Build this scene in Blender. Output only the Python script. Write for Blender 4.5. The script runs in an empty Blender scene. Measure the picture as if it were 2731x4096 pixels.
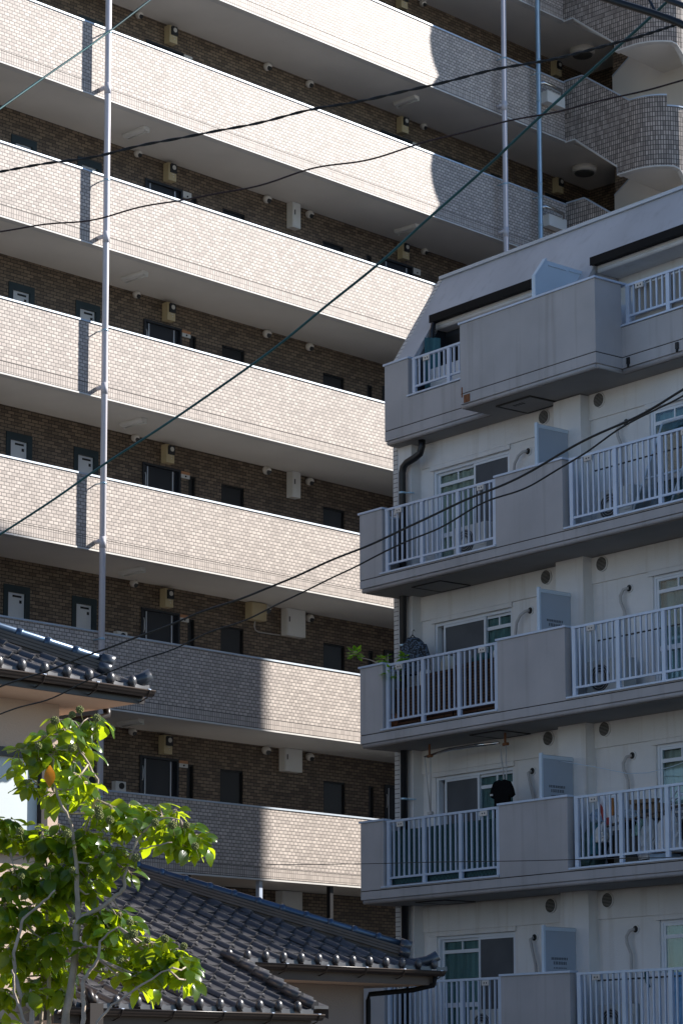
import bpy, math, random
from math import sin, cos, pi, radians
from mathutils import Vector, Matrix
random.seed(11)
scn = bpy.context.scene
COL = scn.collection

# ------------------------------------------------------------------ helpers
class MB:
    """collects faces; build() links them as ONE mesh object"""
    def __init__(s):
        s.v = []; s.f = []; s.m = []; s.uv = {}; s.sm = []
    def face(s, pts, m=0, uv=None, smooth=False):
        b = len(s.v); s.v += [tuple(p) for p in pts]
        s.f.append(tuple(range(b, b + len(pts)))); s.m.append(m); s.sm.append(smooth)
        if uv: s.uv[len(s.f) - 1] = uv
    def box(s, x0, x1, y0, y1, z0, z1, m=0):
        b = len(s.v)
        s.v += [(x0,y0,z0),(x1,y0,z0),(x1,y1,z0),(x0,y1,z0),(x0,y0,z1),(x1,y0,z1),(x1,y1,z1),(x0,y1,z1)]
        for q in ((0,3,2,1),(4,5,6,7),(0,1,5,4),(1,2,6,5),(2,3,7,6),(3,0,4,7)):
            s.f.append(tuple(b + i for i in q)); s.m.append(m); s.sm.append(False)
    def prism(s, poly, axis, a0, a1, m=0):
        """poly: 2-D outline; axis 'x': poly=(y,z); 'z': poly=(x,y); 'y': poly=(x,z)"""
        def p3(q, a):
            return (a, q[0], q[1]) if axis == 'x' else ((q[0], q[1], a) if axis == 'z' else (q[0], a, q[1]))
        n = len(poly)
        A = [p3(q, a0) for q in poly]; B = [p3(q, a1) for q in poly]
        s.face(A[::-1], m); s.face(B, m)
        for i in range(n):
            j = (i + 1) % n
            s.face([A[i], A[j], B[j], B[i]], m)
    def tube(s, pts, r, n=8, m=0, cap=True, twist=0.0):
        pts = [Vector(p) for p in pts]; N = len(pts)
        rs = r if isinstance(r, (list, tuple)) else [r] * N
        rings = []; prev = None
        for i, p in enumerate(pts):
            d = (pts[min(i + 1, N - 1)] - pts[max(i - 1, 0)])
            d = d.normalized() if d.length > 1e-9 else Vector((0, 0, 1))
            if prev is None:
                a = Vector((0, 0, 1)) if abs(d.z) < .9 else Vector((1, 0, 0))
                u = d.cross(a).normalized()
            else:
                u = prev - d * prev.dot(d)
                u = u.normalized() if u.length > 1e-6 else d.orthogonal().normalized()
            prev = u; w = d.cross(u)
            b = len(s.v)
            s.v += [tuple(p + (u * cos(2*pi*k/n) + w * sin(2*pi*k/n)) * rs[i]) for k in range(n)]
            rings.append(b)
        for i in range(N - 1):
            for k in range(n):
                k2 = (k + 1) % n
                s.f.append((rings[i]+k, rings[i]+k2, rings[i+1]+k2, rings[i+1]+k)); s.m.append(m); s.sm.append(True)
        if cap:
            s.f.append(tuple(rings[0] + k for k in range(n))[::-1]); s.m.append(m); s.sm.append(False)
            s.f.append(tuple(rings[-1] + k for k in range(n))); s.m.append(m); s.sm.append(False)
    def ball(s, c, r, nu=8, nv=6, m=0):
        rx, ry, rz = r if isinstance(r, (list, tuple)) else (r, r, r)
        b = len(s.v)
        for j in range(nv + 1):
            t = pi * j / nv
            for i in range(nu):
                a = 2 * pi * i / nu
                s.v.append((c[0] + rx*sin(t)*cos(a), c[1] + ry*sin(t)*sin(a), c[2] + rz*cos(t)))
        for j in range(nv):
            for i in range(nu):
                i2 = (i + 1) % nu
                s.f.append((b+j*nu+i, b+(j+1)*nu+i, b+(j+1)*nu+i2, b+j*nu+i2)); s.m.append(m); s.sm.append(True)
    def grid(s, fn, nu, nv, m=0, smooth=True, uvf=None):
        b = len(s.v)
        for j in range(nv + 1):
            for i in range(nu + 1):
                s.v.append(tuple(fn(i / nu, j / nv)))
        for j in range(nv):
            for i in range(nu):
                q = b + j*(nu+1) + i
                s.f.append((q, q+1, q+nu+2, q+nu+1)); s.m.append(m); s.sm.append(smooth)
                if uvf:
                    s.uv[len(s.f)-1] = [uvf(i/nu, j/nv), uvf((i+1)/nu, j/nv), uvf((i+1)/nu, (j+1)/nv), uvf(i/nu, (j+1)/nv)]
    def build(s, name, mats, parent=None, loc=None):
        me = bpy.data.meshes.new(name)
        me.from_pydata(s.v, [], s.f)
        mats = mats if isinstance(mats, (list, tuple)) else [mats]
        for mt in mats: me.materials.append(mt)
        me.polygons.foreach_set('material_index', s.m)
        me.polygons.foreach_set('use_smooth', s.sm)
        me.update()
        uvl = me.uv_layers.new(name='UVMap'); d = uvl.data
        for p in me.polygons:
            ex = s.uv.get(p.index)
            n = p.normal; ax, ay, az = abs(n.x), abs(n.y), abs(n.z)
            for k, li in enumerate(p.loop_indices):
                if ex: d[li].uv = ex[k]; continue
                co = me.vertices[me.loops[li].vertex_index].co
                if az > ax and az > ay: d[li].uv = (co.x, co.y)
                elif ay >= ax: d[li].uv = (co.x, co.z)
                else: d[li].uv = (co.y, co.z)
        o = bpy.data.objects.new(name, me); COL.objects.link(o)
        if parent: o.parent = parent
        if loc: o.location = loc
        return o

def empty(name, loc=(0,0,0), rz=0.0, parent=None):
    o = bpy.data.objects.new(name, None); COL.objects.link(o)
    o.location = loc; o.rotation_euler = (0, 0, rz); o.empty_display_size = .3
    if parent: o.parent = parent
    return o
def tag(o, label, cat, group=None, kind=None):
    if label: o['label'] = label
    if cat: o['category'] = cat
    if group: o['group'] = group
    if kind: o['kind'] = kind
    return o
def dup(root, loc, rz=None, label=None):
    """a copy of a thing with copies of its parts and sub-parts"""
    r = root.copy(); COL.objects.link(r); r.location = loc
    if rz is not None: r.rotation_euler = (0, 0, rz)
    if label: r['label'] = label
    for ch in root.children:
        c = ch.copy(); COL.objects.link(c); c.parent = r
        for g in ch.children:
            d = g.copy(); COL.objects.link(d); d.parent = c
    return r

# ------------------------------------------------------------------ materials
def newmat(name):
    m = bpy.data.materials.new(name); m.use_nodes = True
    nt = m.node_tree; b = nt.nodes['Principled BSDF']
    return m, nt, b
def N(nt, t, **kw):
    n = nt.nodes.new(t)
    for k, v in kw.items():
        if k in n.inputs.keys(): n.inputs[k].default_value = v
        else: setattr(n, k, v)
    return n
def c4(c): return (c[0], c[1], c[2], 1.0)
def mixrgb(nt, fac, a, b, mode='MIX'):
    n = nt.nodes.new('ShaderNodeMix'); n.data_type = 'RGBA'; n.blend_type = mode
    for sock, v in ((n.inputs[0], fac), (n.inputs[6], a), (n.inputs[7], b)):
        if hasattr(v, 'links'): nt.links.new(v, sock)
        else: sock.default_value = v if not isinstance(v, tuple) or len(v) == 4 else c4(v)
    return n.outputs[2]
def ramp(nt, src, a, b):
    r = nt.nodes.new('ShaderNodeMapRange'); r.inputs[1].default_value = a; r.inputs[2].default_value = b
    nt.links.new(src, r.inputs[0]); return r.outputs[0]
def noise(nt, scale, vec=None, detail=4, sc=(1,1,1)):
    n = N(nt, 'ShaderNodeTexNoise'); n.inputs['Scale'].default_value = scale; n.inputs['Detail'].default_value = detail
    tc = N(nt, 'ShaderNodeTexCoord'); mp = N(nt, 'ShaderNodeMapping'); mp.inputs['Scale'].default_value = sc
    nt.links.new(tc.outputs['Object'] if vec is None else vec, mp.inputs['Vector']); nt.links.new(mp.outputs[0], n.inputs['Vector'])
    return n.outputs['Fac']
def paint(name, col, rough=.6, var=.18, scale=1.5, streak=0.0, bump=0.0, bscale=120, metal=0.0, dirt=(.25,.2,.16), spec=.4):
    m, nt, b = newmat(name)
    f = ramp(nt, noise(nt, scale, detail=6), .3, .7)
    lo = tuple(c*(1-var) for c in col); hi = tuple(min(1, c*(1+var*.6)) for c in col)
    out = mixrgb(nt, f, lo, hi)
    if streak:
        s1 = ramp(nt, noise(nt, 3.0, detail=5, sc=(2.2, 2.2, .12)), .54, .78)
        mu = N(nt, 'ShaderNodeMath', operation='MULTIPLY'); mu.inputs[1].default_value = streak
        nt.links.new(s1, mu.inputs[0])
        out = mixrgb(nt, mu.outputs[0], out, dirt)
    nt.links.new(out, b.inputs['Base Color'])
    b.inputs['Roughness'].default_value = rough; b.inputs['Metallic'].default_value = metal
    b.inputs['Specular IOR Level'].default_value = spec
    if bump:
        bp = N(nt, 'ShaderNodeBump'); bp.inputs['Strength'].default_value = bump; bp.inputs['Distance'].default_value = .01
        nt.links.new(noise(nt, bscale, detail=3), bp.inputs['Height']); nt.links.new(bp.outputs[0], b.inputs['Normal'])
    return m
def tiles(name, c1, c2, mortar, w, h, offset=.5, rough=.35, ms=.006, bias=0.0, vary=.12, spec=.5):
    m, nt, b = newmat(name)
    tc = N(nt, 'ShaderNodeTexCoord')
    br = N(nt, 'ShaderNodeTexBrick'); br.offset = offset; br.squash = 1.0
    br.inputs['Scale'].default_value = 1.0; br.inputs['Brick Width'].default_value = w; br.inputs['Row Height'].default_value = h
    br.inputs['Mortar Size'].default_value = ms; br.inputs['Mortar Smooth'].default_value = .1; br.inputs['Bias'].default_value = bias
    br.inputs['Color1'].default_value = c4(c1); br.inputs['Color2'].default_value = c4(c2); br.inputs['Mortar'].default_value = c4(mortar)
    nt.links.new(tc.outputs['UV'], br.inputs['Vector'])
    f = ramp(nt, noise(nt, .8, detail=6), .3, .7)
    out = mixrgb(nt, f, br.outputs['Color'], br.outputs['Color'])
    dk = mixrgb(nt, 1.0, br.outputs['Color'], (1-vary, 1-vary, 1-vary), 'MULTIPLY')
    out = mixrgb(nt, f, dk, br.outputs['Color'])
    st = ramp(nt, noise(nt, 2.5, detail=5, sc=(2.5, 2.5, .1)), .56, .85)
    mu = N(nt, 'ShaderNodeMath', operation='MULTIPLY'); mu.inputs[1].default_value = .15; nt.links.new(st, mu.inputs[0])
    dk2 = mixrgb(nt, 1.0, out, (.62,.6,.58), 'MULTIPLY')
    out = mixrgb(nt, mu.outputs[0], out, dk2)
    nt.links.new(out, b.inputs['Base Color'])
    b.inputs['Roughness'].default_value = rough; b.inputs['Specular IOR Level'].default_value = spec
    bp = N(nt, 'ShaderNodeBump'); bp.inputs['Strength'].default_value = .25; bp.inputs['Distance'].default_value = .004; bp.invert = True
    nt.links.new(br.outputs['Fac'], bp.inputs['Height']); nt.links.new(bp.outputs[0], b.inputs['Normal'])
    return m
def glassmat(name, tint=(.82,.9,.9)):
    m, nt, b = newmat(name); nt.nodes.remove(b)
    o = nt.nodes['Material Output']
    t = N(nt, 'ShaderNodeBsdfTransparent'); t.inputs[0].default_value = c4(tint)
    g = N(nt, 'ShaderNodeBsdfGlossy'); g.inputs['Roughness'].default_value = .03; g.inputs[0].default_value = (.9,.95,1,1)
    lw = N(nt, 'ShaderNodeLayerWeight'); lw.inputs[0].default_value = .5
    pw = N(nt, 'ShaderNodeMath', operation='POWER'); pw.inputs[1].default_value = 4.0; nt.links.new(lw.outputs['Facing'], pw.inputs[0])
    fr = N(nt, 'ShaderNodeMath', operation='MULTIPLY_ADD'); fr.inputs[1].default_value = .6; fr.inputs[2].default_value = .05; nt.links.new(pw.outputs[0], fr.inputs[0])
    mx = N(nt, 'ShaderNodeMixShader')
    nt.links.new(fr.outputs[0], mx.inputs[0]); nt.links.new(t.outputs[0], mx.inputs[1]); nt.links.new(g.outputs[0], mx.inputs[2])
    nt.links.new(mx.outputs[0], o.inputs[0]); return m
def curtainmat(name, col):
    m, nt, b = newmat(name)
    f = ramp(nt, noise(nt, 9, detail=2, sc=(1, 1, .05)), .3, .7)
    nt.links.new(mixrgb(nt, f, tuple(c*.55 for c in col), col), b.inputs['Base Color']); b.inputs['Roughness'].default_value = .9
    return m
def leafmat(name, c1, c2, trans):
    m, nt, b = newmat(name); o = nt.nodes['Material Output']
    ge = N(nt, 'ShaderNodeNewGeometry')
    col = mixrgb(nt, ge.outputs['Random Per Island'], c1, c2)
    f = ramp(nt, noise(nt, 30, detail=3), .3, .75)
    col = mixrgb(nt, f, col, mixrgb(nt, 1.0, col, (.75,.8,.7), 'MULTIPLY'))
    nt.links.new(col, b.inputs['Base Color']); b.inputs['Roughness'].default_value = .27; b.inputs['Specular IOR Level'].default_value = .55
    t = N(nt, 'ShaderNodeBsdfTranslucent')
    tcol = mixrgb(nt, ge.outputs['Random Per Island'], trans, tuple(min(1, c*1.45) for c in trans))
    nt.links.new(tcol, t.inputs[0])
    mx = N(nt, 'ShaderNodeMixShader'); mx.inputs[0].default_value = .5
    nt.links.new(b.outputs[0], mx.inputs[1]); nt.links.new(t.outputs[0], mx.inputs[2]); nt.links.new(mx.outputs[0], o.inputs[0])
    return m

M = {}
M['tile'] = tiles('pale_tile', (.655,.575,.515), (.45,.39,.35), (.20,.175,.16), .12, .07, rough=.52, ms=.009, bias=.0, spec=.27, vary=.07)
M['tile_soldier'] = tiles('pale_soldier_tile', (.61,.535,.48), (.45,.39,.35), (.20,.175,.16), .06, .1, offset=0, rough=.52, ms=.007, spec=.27, vary=.07)
M['tile_drum'] = tiles('drum_tile', (.56,.48,.425), (.27,.225,.20), (.08,.07,.062), .06, .115, offset=0, rough=.5, ms=.009, spec=.3)
M['tile_brown'] = tiles('brown_wall_tile', (.27,.20,.14), (.105,.077,.057), (.045,.036,.03), .17, .07, rough=.5, ms=.008, bias=-.15, spec=.3)
M['tile_white'] = tiles('white_end_tile', (.62,.61,.60), (.56,.55,.54), (.16,.15,.15), .4, .085, offset=.0, rough=.4, ms=.008)
M['plaster'] = paint('soffit_plaster', (.74,.70,.645), .9, .08, .7, bump=.15)
M['cap'] = paint('aluminium_cap', (.50,.56,.63), .45, .06, 2, metal=.4)
M['white_strip'] = paint('white_drip_strip', (.66,.64,.61), .6, .12, 3)
M['groove'] = paint('dark_joint', (.05,.048,.045), .8)
M['floor'] = paint('gallery_floor', (.30,.29,.28), .8)
M['door_dark'] = paint('dark_door', (.022,.026,.034), .4, .1)
M['door_trim'] = paint('steel_trim', (.62,.66,.72), .3, .05, metal=.3)
M['frame_teal'] = paint('dark_teal_frame', (.018,.035,.042), .45)
M['white_door'] = paint('white_steel_door', (.66,.68,.70), .45, .05)
M['black'] = paint('black_void', (.012,.012,.013), .5)
M['dark_win'] = paint('dark_window', (.016,.015,.015), .35)
M['cream'] = paint('cream_plastic', (.56,.46,.28), .5, .06)
M['white_box'] = paint('white_enamel', (.76,.75,.72), .45, .06)
M['plate'] = paint('name_plate_white', (.66,.65,.62), .5, .04)
M['orange'] = paint('name_plate_orange', (.52,.25,.12), .5, .04)
M['hood'] = paint('vent_hood_white', (.80,.76,.70), .5, .06)
M['pipe'] = paint('lilac_grey_pipe', (.60,.585,.63), .4, .06, 2, streak=.2)
M['steel'] = paint('galvanised_steel', (.42,.60,.72), .28, .1, 4, metal=.55)
M['chrome'] = paint('chrome', (.6,.6,.6), .15, .05, metal=1.0)
M['grey'] = paint('grey_parapet_paint', (.45,.433,.44), .75, .14, .9, streak=.45, bump=.25, bscale=160, dirt=(.23,.205,.19))
M['wallcream'] = paint('cream_wall_spray', (.76,.75,.745), .9, .09, .9, streak=.4, bump=.7, bscale=60, dirt=(.45,.40,.34), spec=.2)
M['wallsmooth'] = paint('smooth_cream', (.73,.72,.715), .7, .08, 1.2, streak=.3, dirt=(.45,.4,.35), spec=.3)
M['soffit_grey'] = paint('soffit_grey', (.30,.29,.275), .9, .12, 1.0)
M['roofgrey'] = paint('mansard_grey', (.49,.49,.52), .6, .12, .8, streak=.35, bump=.2, dirt=(.27,.26,.27))
M['alu'] = paint('rail_aluminium', (.56,.64,.78), .4, .07, 3, metal=.2, streak=.12)
M['frame_white'] = paint('sash_white', (.72,.76,.82), .4, .06)
M['glass'] = glassmat('window_glass')
M['screen'] = paint('insect_screen', (.11,.115,.125), .9, spec=.1)
M['curtain_grey'] = curtainmat('grey_curtain', (.5,.52,.56))
M['curtain_teal'] = curtainmat('teal_curtain', (.24,.36,.37))
M['curtain_cream'] = curtainmat('cream_curtain', (.6,.58,.5))
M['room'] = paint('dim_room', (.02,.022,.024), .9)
M['drain'] = paint('black_drain', (.016,.016,.018), .35)
M['board'] = paint('partition_board', (.40,.46,.54), .6, .05, 1)
M['board_top'] = paint('partition_board_blue', (.58,.68,.78), .5, .05, 1)
M['stamp'] = paint('stamp_ink', (.07,.075,.09), .7)
M['rust'] = paint('rust', (.22,.09,.04), .9, .4, 12)
M['bracket'] = paint('bracket_cream', (.66,.62,.58), .5)
M['ac'] = paint('ac_casing', (.56,.57,.56), .5, .05)
M['ac_grill'] = paint('ac_grill', (.05,.05,.055), .5)
M['hose'] = paint('pipe_lagging', (.50,.48,.47), .7)
M['gutter'] = paint('brown_gutter', (.035,.026,.022), .32, .15)
M['gutter_black'] = paint('black_eave', (.009,.009,.010), .6, spec=.12)
M['kawara'] = paint('roof_tile_glaze', (.056,.054,.058), .33, .35, 2.6, spec=.6)
M['ridge'] = paint('ridge_tile_glaze', (.055,.088,.14), .32, .2, 4, metal=.6)
M['noshi'] = paint('ridge_course', (.115,.10,.088), .7, .25, 4)
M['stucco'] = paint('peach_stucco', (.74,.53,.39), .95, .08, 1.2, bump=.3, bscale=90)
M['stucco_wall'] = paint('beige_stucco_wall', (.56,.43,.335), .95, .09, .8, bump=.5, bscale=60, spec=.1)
M['frosted'] = paint('frosted_pane', (.55,.60,.60), .5, .03)
M['frame_bronze'] = paint('bronze_frame', (.03,.022,.018), .4)
M['bark'] = paint('pale_bark', (.42,.345,.28), .9, .3, 14, bump=.5, bscale=60, spec=.1)
M['leaf'] = leafmat('leaf_green', (.014,.046,.012), (.060,.145,.020), (.50,.62,.012))
M['leaf_small'] = leafmat('potted_leaf', (.09,.22,.03), (.16,.34,.05), (.3,.6,.03))
M['leaf_orange'] = leafmat('withered_leaf', (.55,.22,.01), (.6,.25,.01), (.6,.22,.01))
M['head'] = paint('flower_head_green', (.20,.22,.07), .8, .35, 40)
M['cable'] = paint('cable_black', (.012,.012,.012), .45)
M['cable_teal'] = paint('cable_teal', (.012,.095,.105), .45, .5, 2.0)
M['cable_red'] = paint('cable_dark_red', (.03,.012,.012), .45)
M['asphalt'] = paint('asphalt', (.055,.055,.055), .95, .2, .5)
M['conc'] = paint('occluder_render', (.22,.21,.20), .9, .08)
M['cloth_black'] = paint('black_cloth', (.008,.008,.009), .95, .1, spec=.05)
M['fascia'] = paint('brown_fascia', (.11,.085,.07), .8, .15)
M['ridge_dark'] = paint('ridge_end_glaze', (.035,.042,.055), .3, .2, 4, spec=.7)
M['sheet_white'] = paint('white_cotton', (.88,.88,.88), .95, .04, 4, spec=.05)
M['curtain_deep'] = curtainmat('deep_teal_curtain', (.07,.19,.22))
M['screen_beige'] = paint('beige_cloth', (.36,.33,.29), .9, .15, 3, streak=.3)
M['dome'] = paint('smoked_dome', (.10,.10,.095), .35)
M['stucco_shade'] = paint('shaded_stucco', (.27,.22,.19), .95, .1, .8, bump=.4, bscale=60, spec=.1)  # stucco darkened in its colour for the shade on the lower wall
SUN_E = 10; SKY_E = .138
WIRES = {'teal1':([[-1.924,13.0,6.62],[-1.806,13.13,6.774],[-1.583,13.37,7.06],[-1.327,13.63,7.378],[-1.071,13.88,7.711],[-0.944,14.0,7.873]],0.0055),'thick':([[-1.771,12.0,5.985],[-1.635,11.927,5.982],[-1.085,11.622,5.962],[-0.437,11.244,5.951],[0.133,10.89,5.935],[0.678,10.53,5.919],[1.001,10.305,5.902],[1.294,10.091,5.901],[1.416,10.0,5.904]],0.0052),'twist':([[-1.766,12.0,5.69],[-1.631,11.929,5.682],[-1.32,11.762,5.669],[-0.975,11.571,5.662],[-0.559,11.333,5.66],[-0.119,11.071,5.67],[0.17,10.893,5.672],[0.414,10.738,5.692],[0.632,10.595,5.684],[0.846,10.452,5.69],[1.121,10.262,5.683],[1.398,10.062,5.673],[1.482,10.0,5.67]],0.004),'teal2':([[-2.172,15.0,4.769],[-1.994,14.814,4.831],[-1.649,14.441,4.947],[-1.318,14.068,5.068],[-0.975,13.665,5.172],[-0.649,13.261,5.276],[-0.34,12.857,5.377],[-0.069,12.484,5.487],[0.187,12.112,5.582],[0.409,11.77,5.683],[0.656,11.366,5.781],[0.878,10.978,5.875],[1.1,10.559,5.949],[1.281,10.186,6.0],[1.366,10.0,6.025]],0.0065),'pair1':([[-2.06,14.0,3.731],[-1.846,13.814,3.771],[-1.533,13.535,3.827],[-1.256,13.279,3.874],[-0.845,12.884,3.953],[-0.457,12.488,4.015],[-0.132,12.14,4.078],[0.196,11.767,4.145],[0.448,11.465,4.2],[0.687,11.163,4.245],[0.846,10.953,4.277],[1.014,10.721,4.329],[1.191,10.465,4.36],[1.385,10.167,4.408],[1.488,10.0,4.429]],0.0055),'pair2':([[-2.057,14.0,3.567],[-1.844,13.823,3.62],[-1.483,13.514,3.691],[-1.111,13.183,3.784],[-0.778,12.873,3.848],[-0.481,12.586,3.911],[-0.197,12.299,3.992],[0.014,12.078,4.04],[0.198,11.879,4.109],[0.453,11.592,4.156],[0.677,11.327,4.226],[0.857,11.106,4.255],[1.029,10.885,4.309],[1.178,10.686,4.377],[1.306,10.509,4.424],[1.41,10.359,4.439],[1.517,10.2,4.453]],0.0042),'low':([[-0.437,14.0,2.821],[0.11,13.552,2.786],[0.481,13.231,2.766],[0.9,12.846,2.737],[1.294,12.462,2.713],[1.733,12.0,2.68]],0.002),'bundle':([[0.993,10.0,6.036],[1.09,9.92,5.963],[1.201,9.827,5.879],[1.352,9.696,5.762],[1.46,9.6,5.674]],0.015),'corner':([[1.26,10.0,6.054],[1.316,9.893,5.954],[1.367,9.792,5.882],[1.462,9.6,5.741]],0.012),'drop1':([[1.246,9.9,5.954],[1.258,9.86,5.899],[1.275,9.8,5.833]],0.006)}
BRANCH = {'main':([[-1.592,14.9,1.912],[-1.585,14.9,1.989],[-1.572,14.9,2.097],[-1.543,14.9,2.28],[-1.53,14.9,2.462],[-1.516,14.9,2.589],[-1.52,14.9,2.7],[-1.533,14.9,2.915],[-1.562,14.9,3.137],[-1.61,14.9,3.235],[-1.647,14.9,3.304],[-1.673,14.9,3.41],[-1.671,14.9,3.512]],[0.036,0.035,0.034,0.032,0.03,0.028,0.022,0.018,0.013,0.012,0.011,0.009,0.007]),'right':([[-1.516,14.9,2.589],[-1.472,14.9,2.612],[-1.367,14.9,2.668],[-1.293,14.9,2.727],[-1.25,14.9,2.77],[-1.255,14.9,2.832],[-1.229,14.9,2.919],[-1.193,14.9,3.026],[-1.148,14.9,3.09],[-1.087,14.9,3.146],[-1.01,14.9,3.174],[-0.936,14.9,3.161]],[0.024,0.02,0.018,0.017,0.017,0.013,0.011,0.01,0.009,0.008,0.006,0.005]),'rsub':([[-1.196,14.8,2.942],[-1.158,14.8,2.978],[-1.116,14.8,2.993],[-1.043,14.8,3.009],[-0.972,14.8,3.02]],[0.008,0.007,0.006,0.006,0.005]),'stem2':([[-1.461,14.7,1.908],[-1.462,14.7,1.984],[-1.46,14.7,2.09],[-1.466,14.7,2.216],[-1.449,14.7,2.248],[-1.378,14.7,2.351],[-1.369,14.7,2.45],[-1.33,14.7,2.492],[-1.271,14.7,2.526]],[0.02,0.02,0.019,0.018,0.016,0.013,0.01,0.008,0.006]),'stem3':([[-1.707,15.2,1.919],[-1.708,15.2,1.997],[-1.715,15.2,2.177],[-1.713,15.2,2.292],[-1.727,15.2,2.516],[-1.738,15.2,2.721],[-1.733,15.2,2.898]],[0.02,0.019,0.018,0.017,0.014,0.01,0.008]),'stem4':([[-1.752,14.8,1.911],[-1.763,14.8,1.987],[-1.764,14.8,2.072],[-1.825,14.8,2.14],[-1.863,14.8,2.276],[-1.87,14.8,2.388],[-1.831,14.8,2.525],[-1.823,14.8,2.584],[-1.7,14.8,2.685],[-1.643,14.8,2.749]],[0.024,0.023,0.022,0.019,0.016,0.015,0.013,0.012,0.01,0.007]),'stem5':([[-1.77,14.6,1.907],[-1.776,14.6,1.982],[-1.804,14.6,2.061],[-1.842,14.6,2.155],[-1.847,14.6,2.253],[-1.853,14.6,2.284]],[0.014,0.013,0.012,0.011,0.009,0.007]),'stem6':([[-1.774,15.3,1.921],[-1.771,15.3,2.0],[-1.76,15.3,2.158],[-1.753,15.3,2.287]],[0.017,0.017,0.015,0.012]),'top2':([[-1.554,15.1,2.933],[-1.512,15.1,3.095],[-1.471,15.1,3.218],[-1.444,15.1,3.302],[-1.436,15.1,3.416],[-1.517,15.1,3.563],[-1.552,15.1,3.611],[-1.571,15.1,3.686]],[0.014,0.013,0.013,0.013,0.014,0.011,0.009,0.007]),'low':([[-1.389,14.5,1.904],[-1.368,14.5,1.985],[-1.28,14.5,2.083],[-1.171,14.5,2.158],[-1.086,14.5,2.215],[-1.01,14.5,2.262],[-0.947,14.5,2.291]],[0.012,0.011,0.01,0.009,0.008,0.007,0.005]),'leftup':([[-1.848,15.0,2.597],[-1.874,15.0,2.707],[-1.886,15.0,2.823],[-1.914,15.0,2.94]],[0.008,0.007,0.006,0.005]),'mid':([[-1.537,15.1,2.603],[-1.602,15.1,2.684],[-1.639,15.1,2.743],[-1.655,15.1,2.831]],[0.014,0.012,0.009,0.006])}
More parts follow.
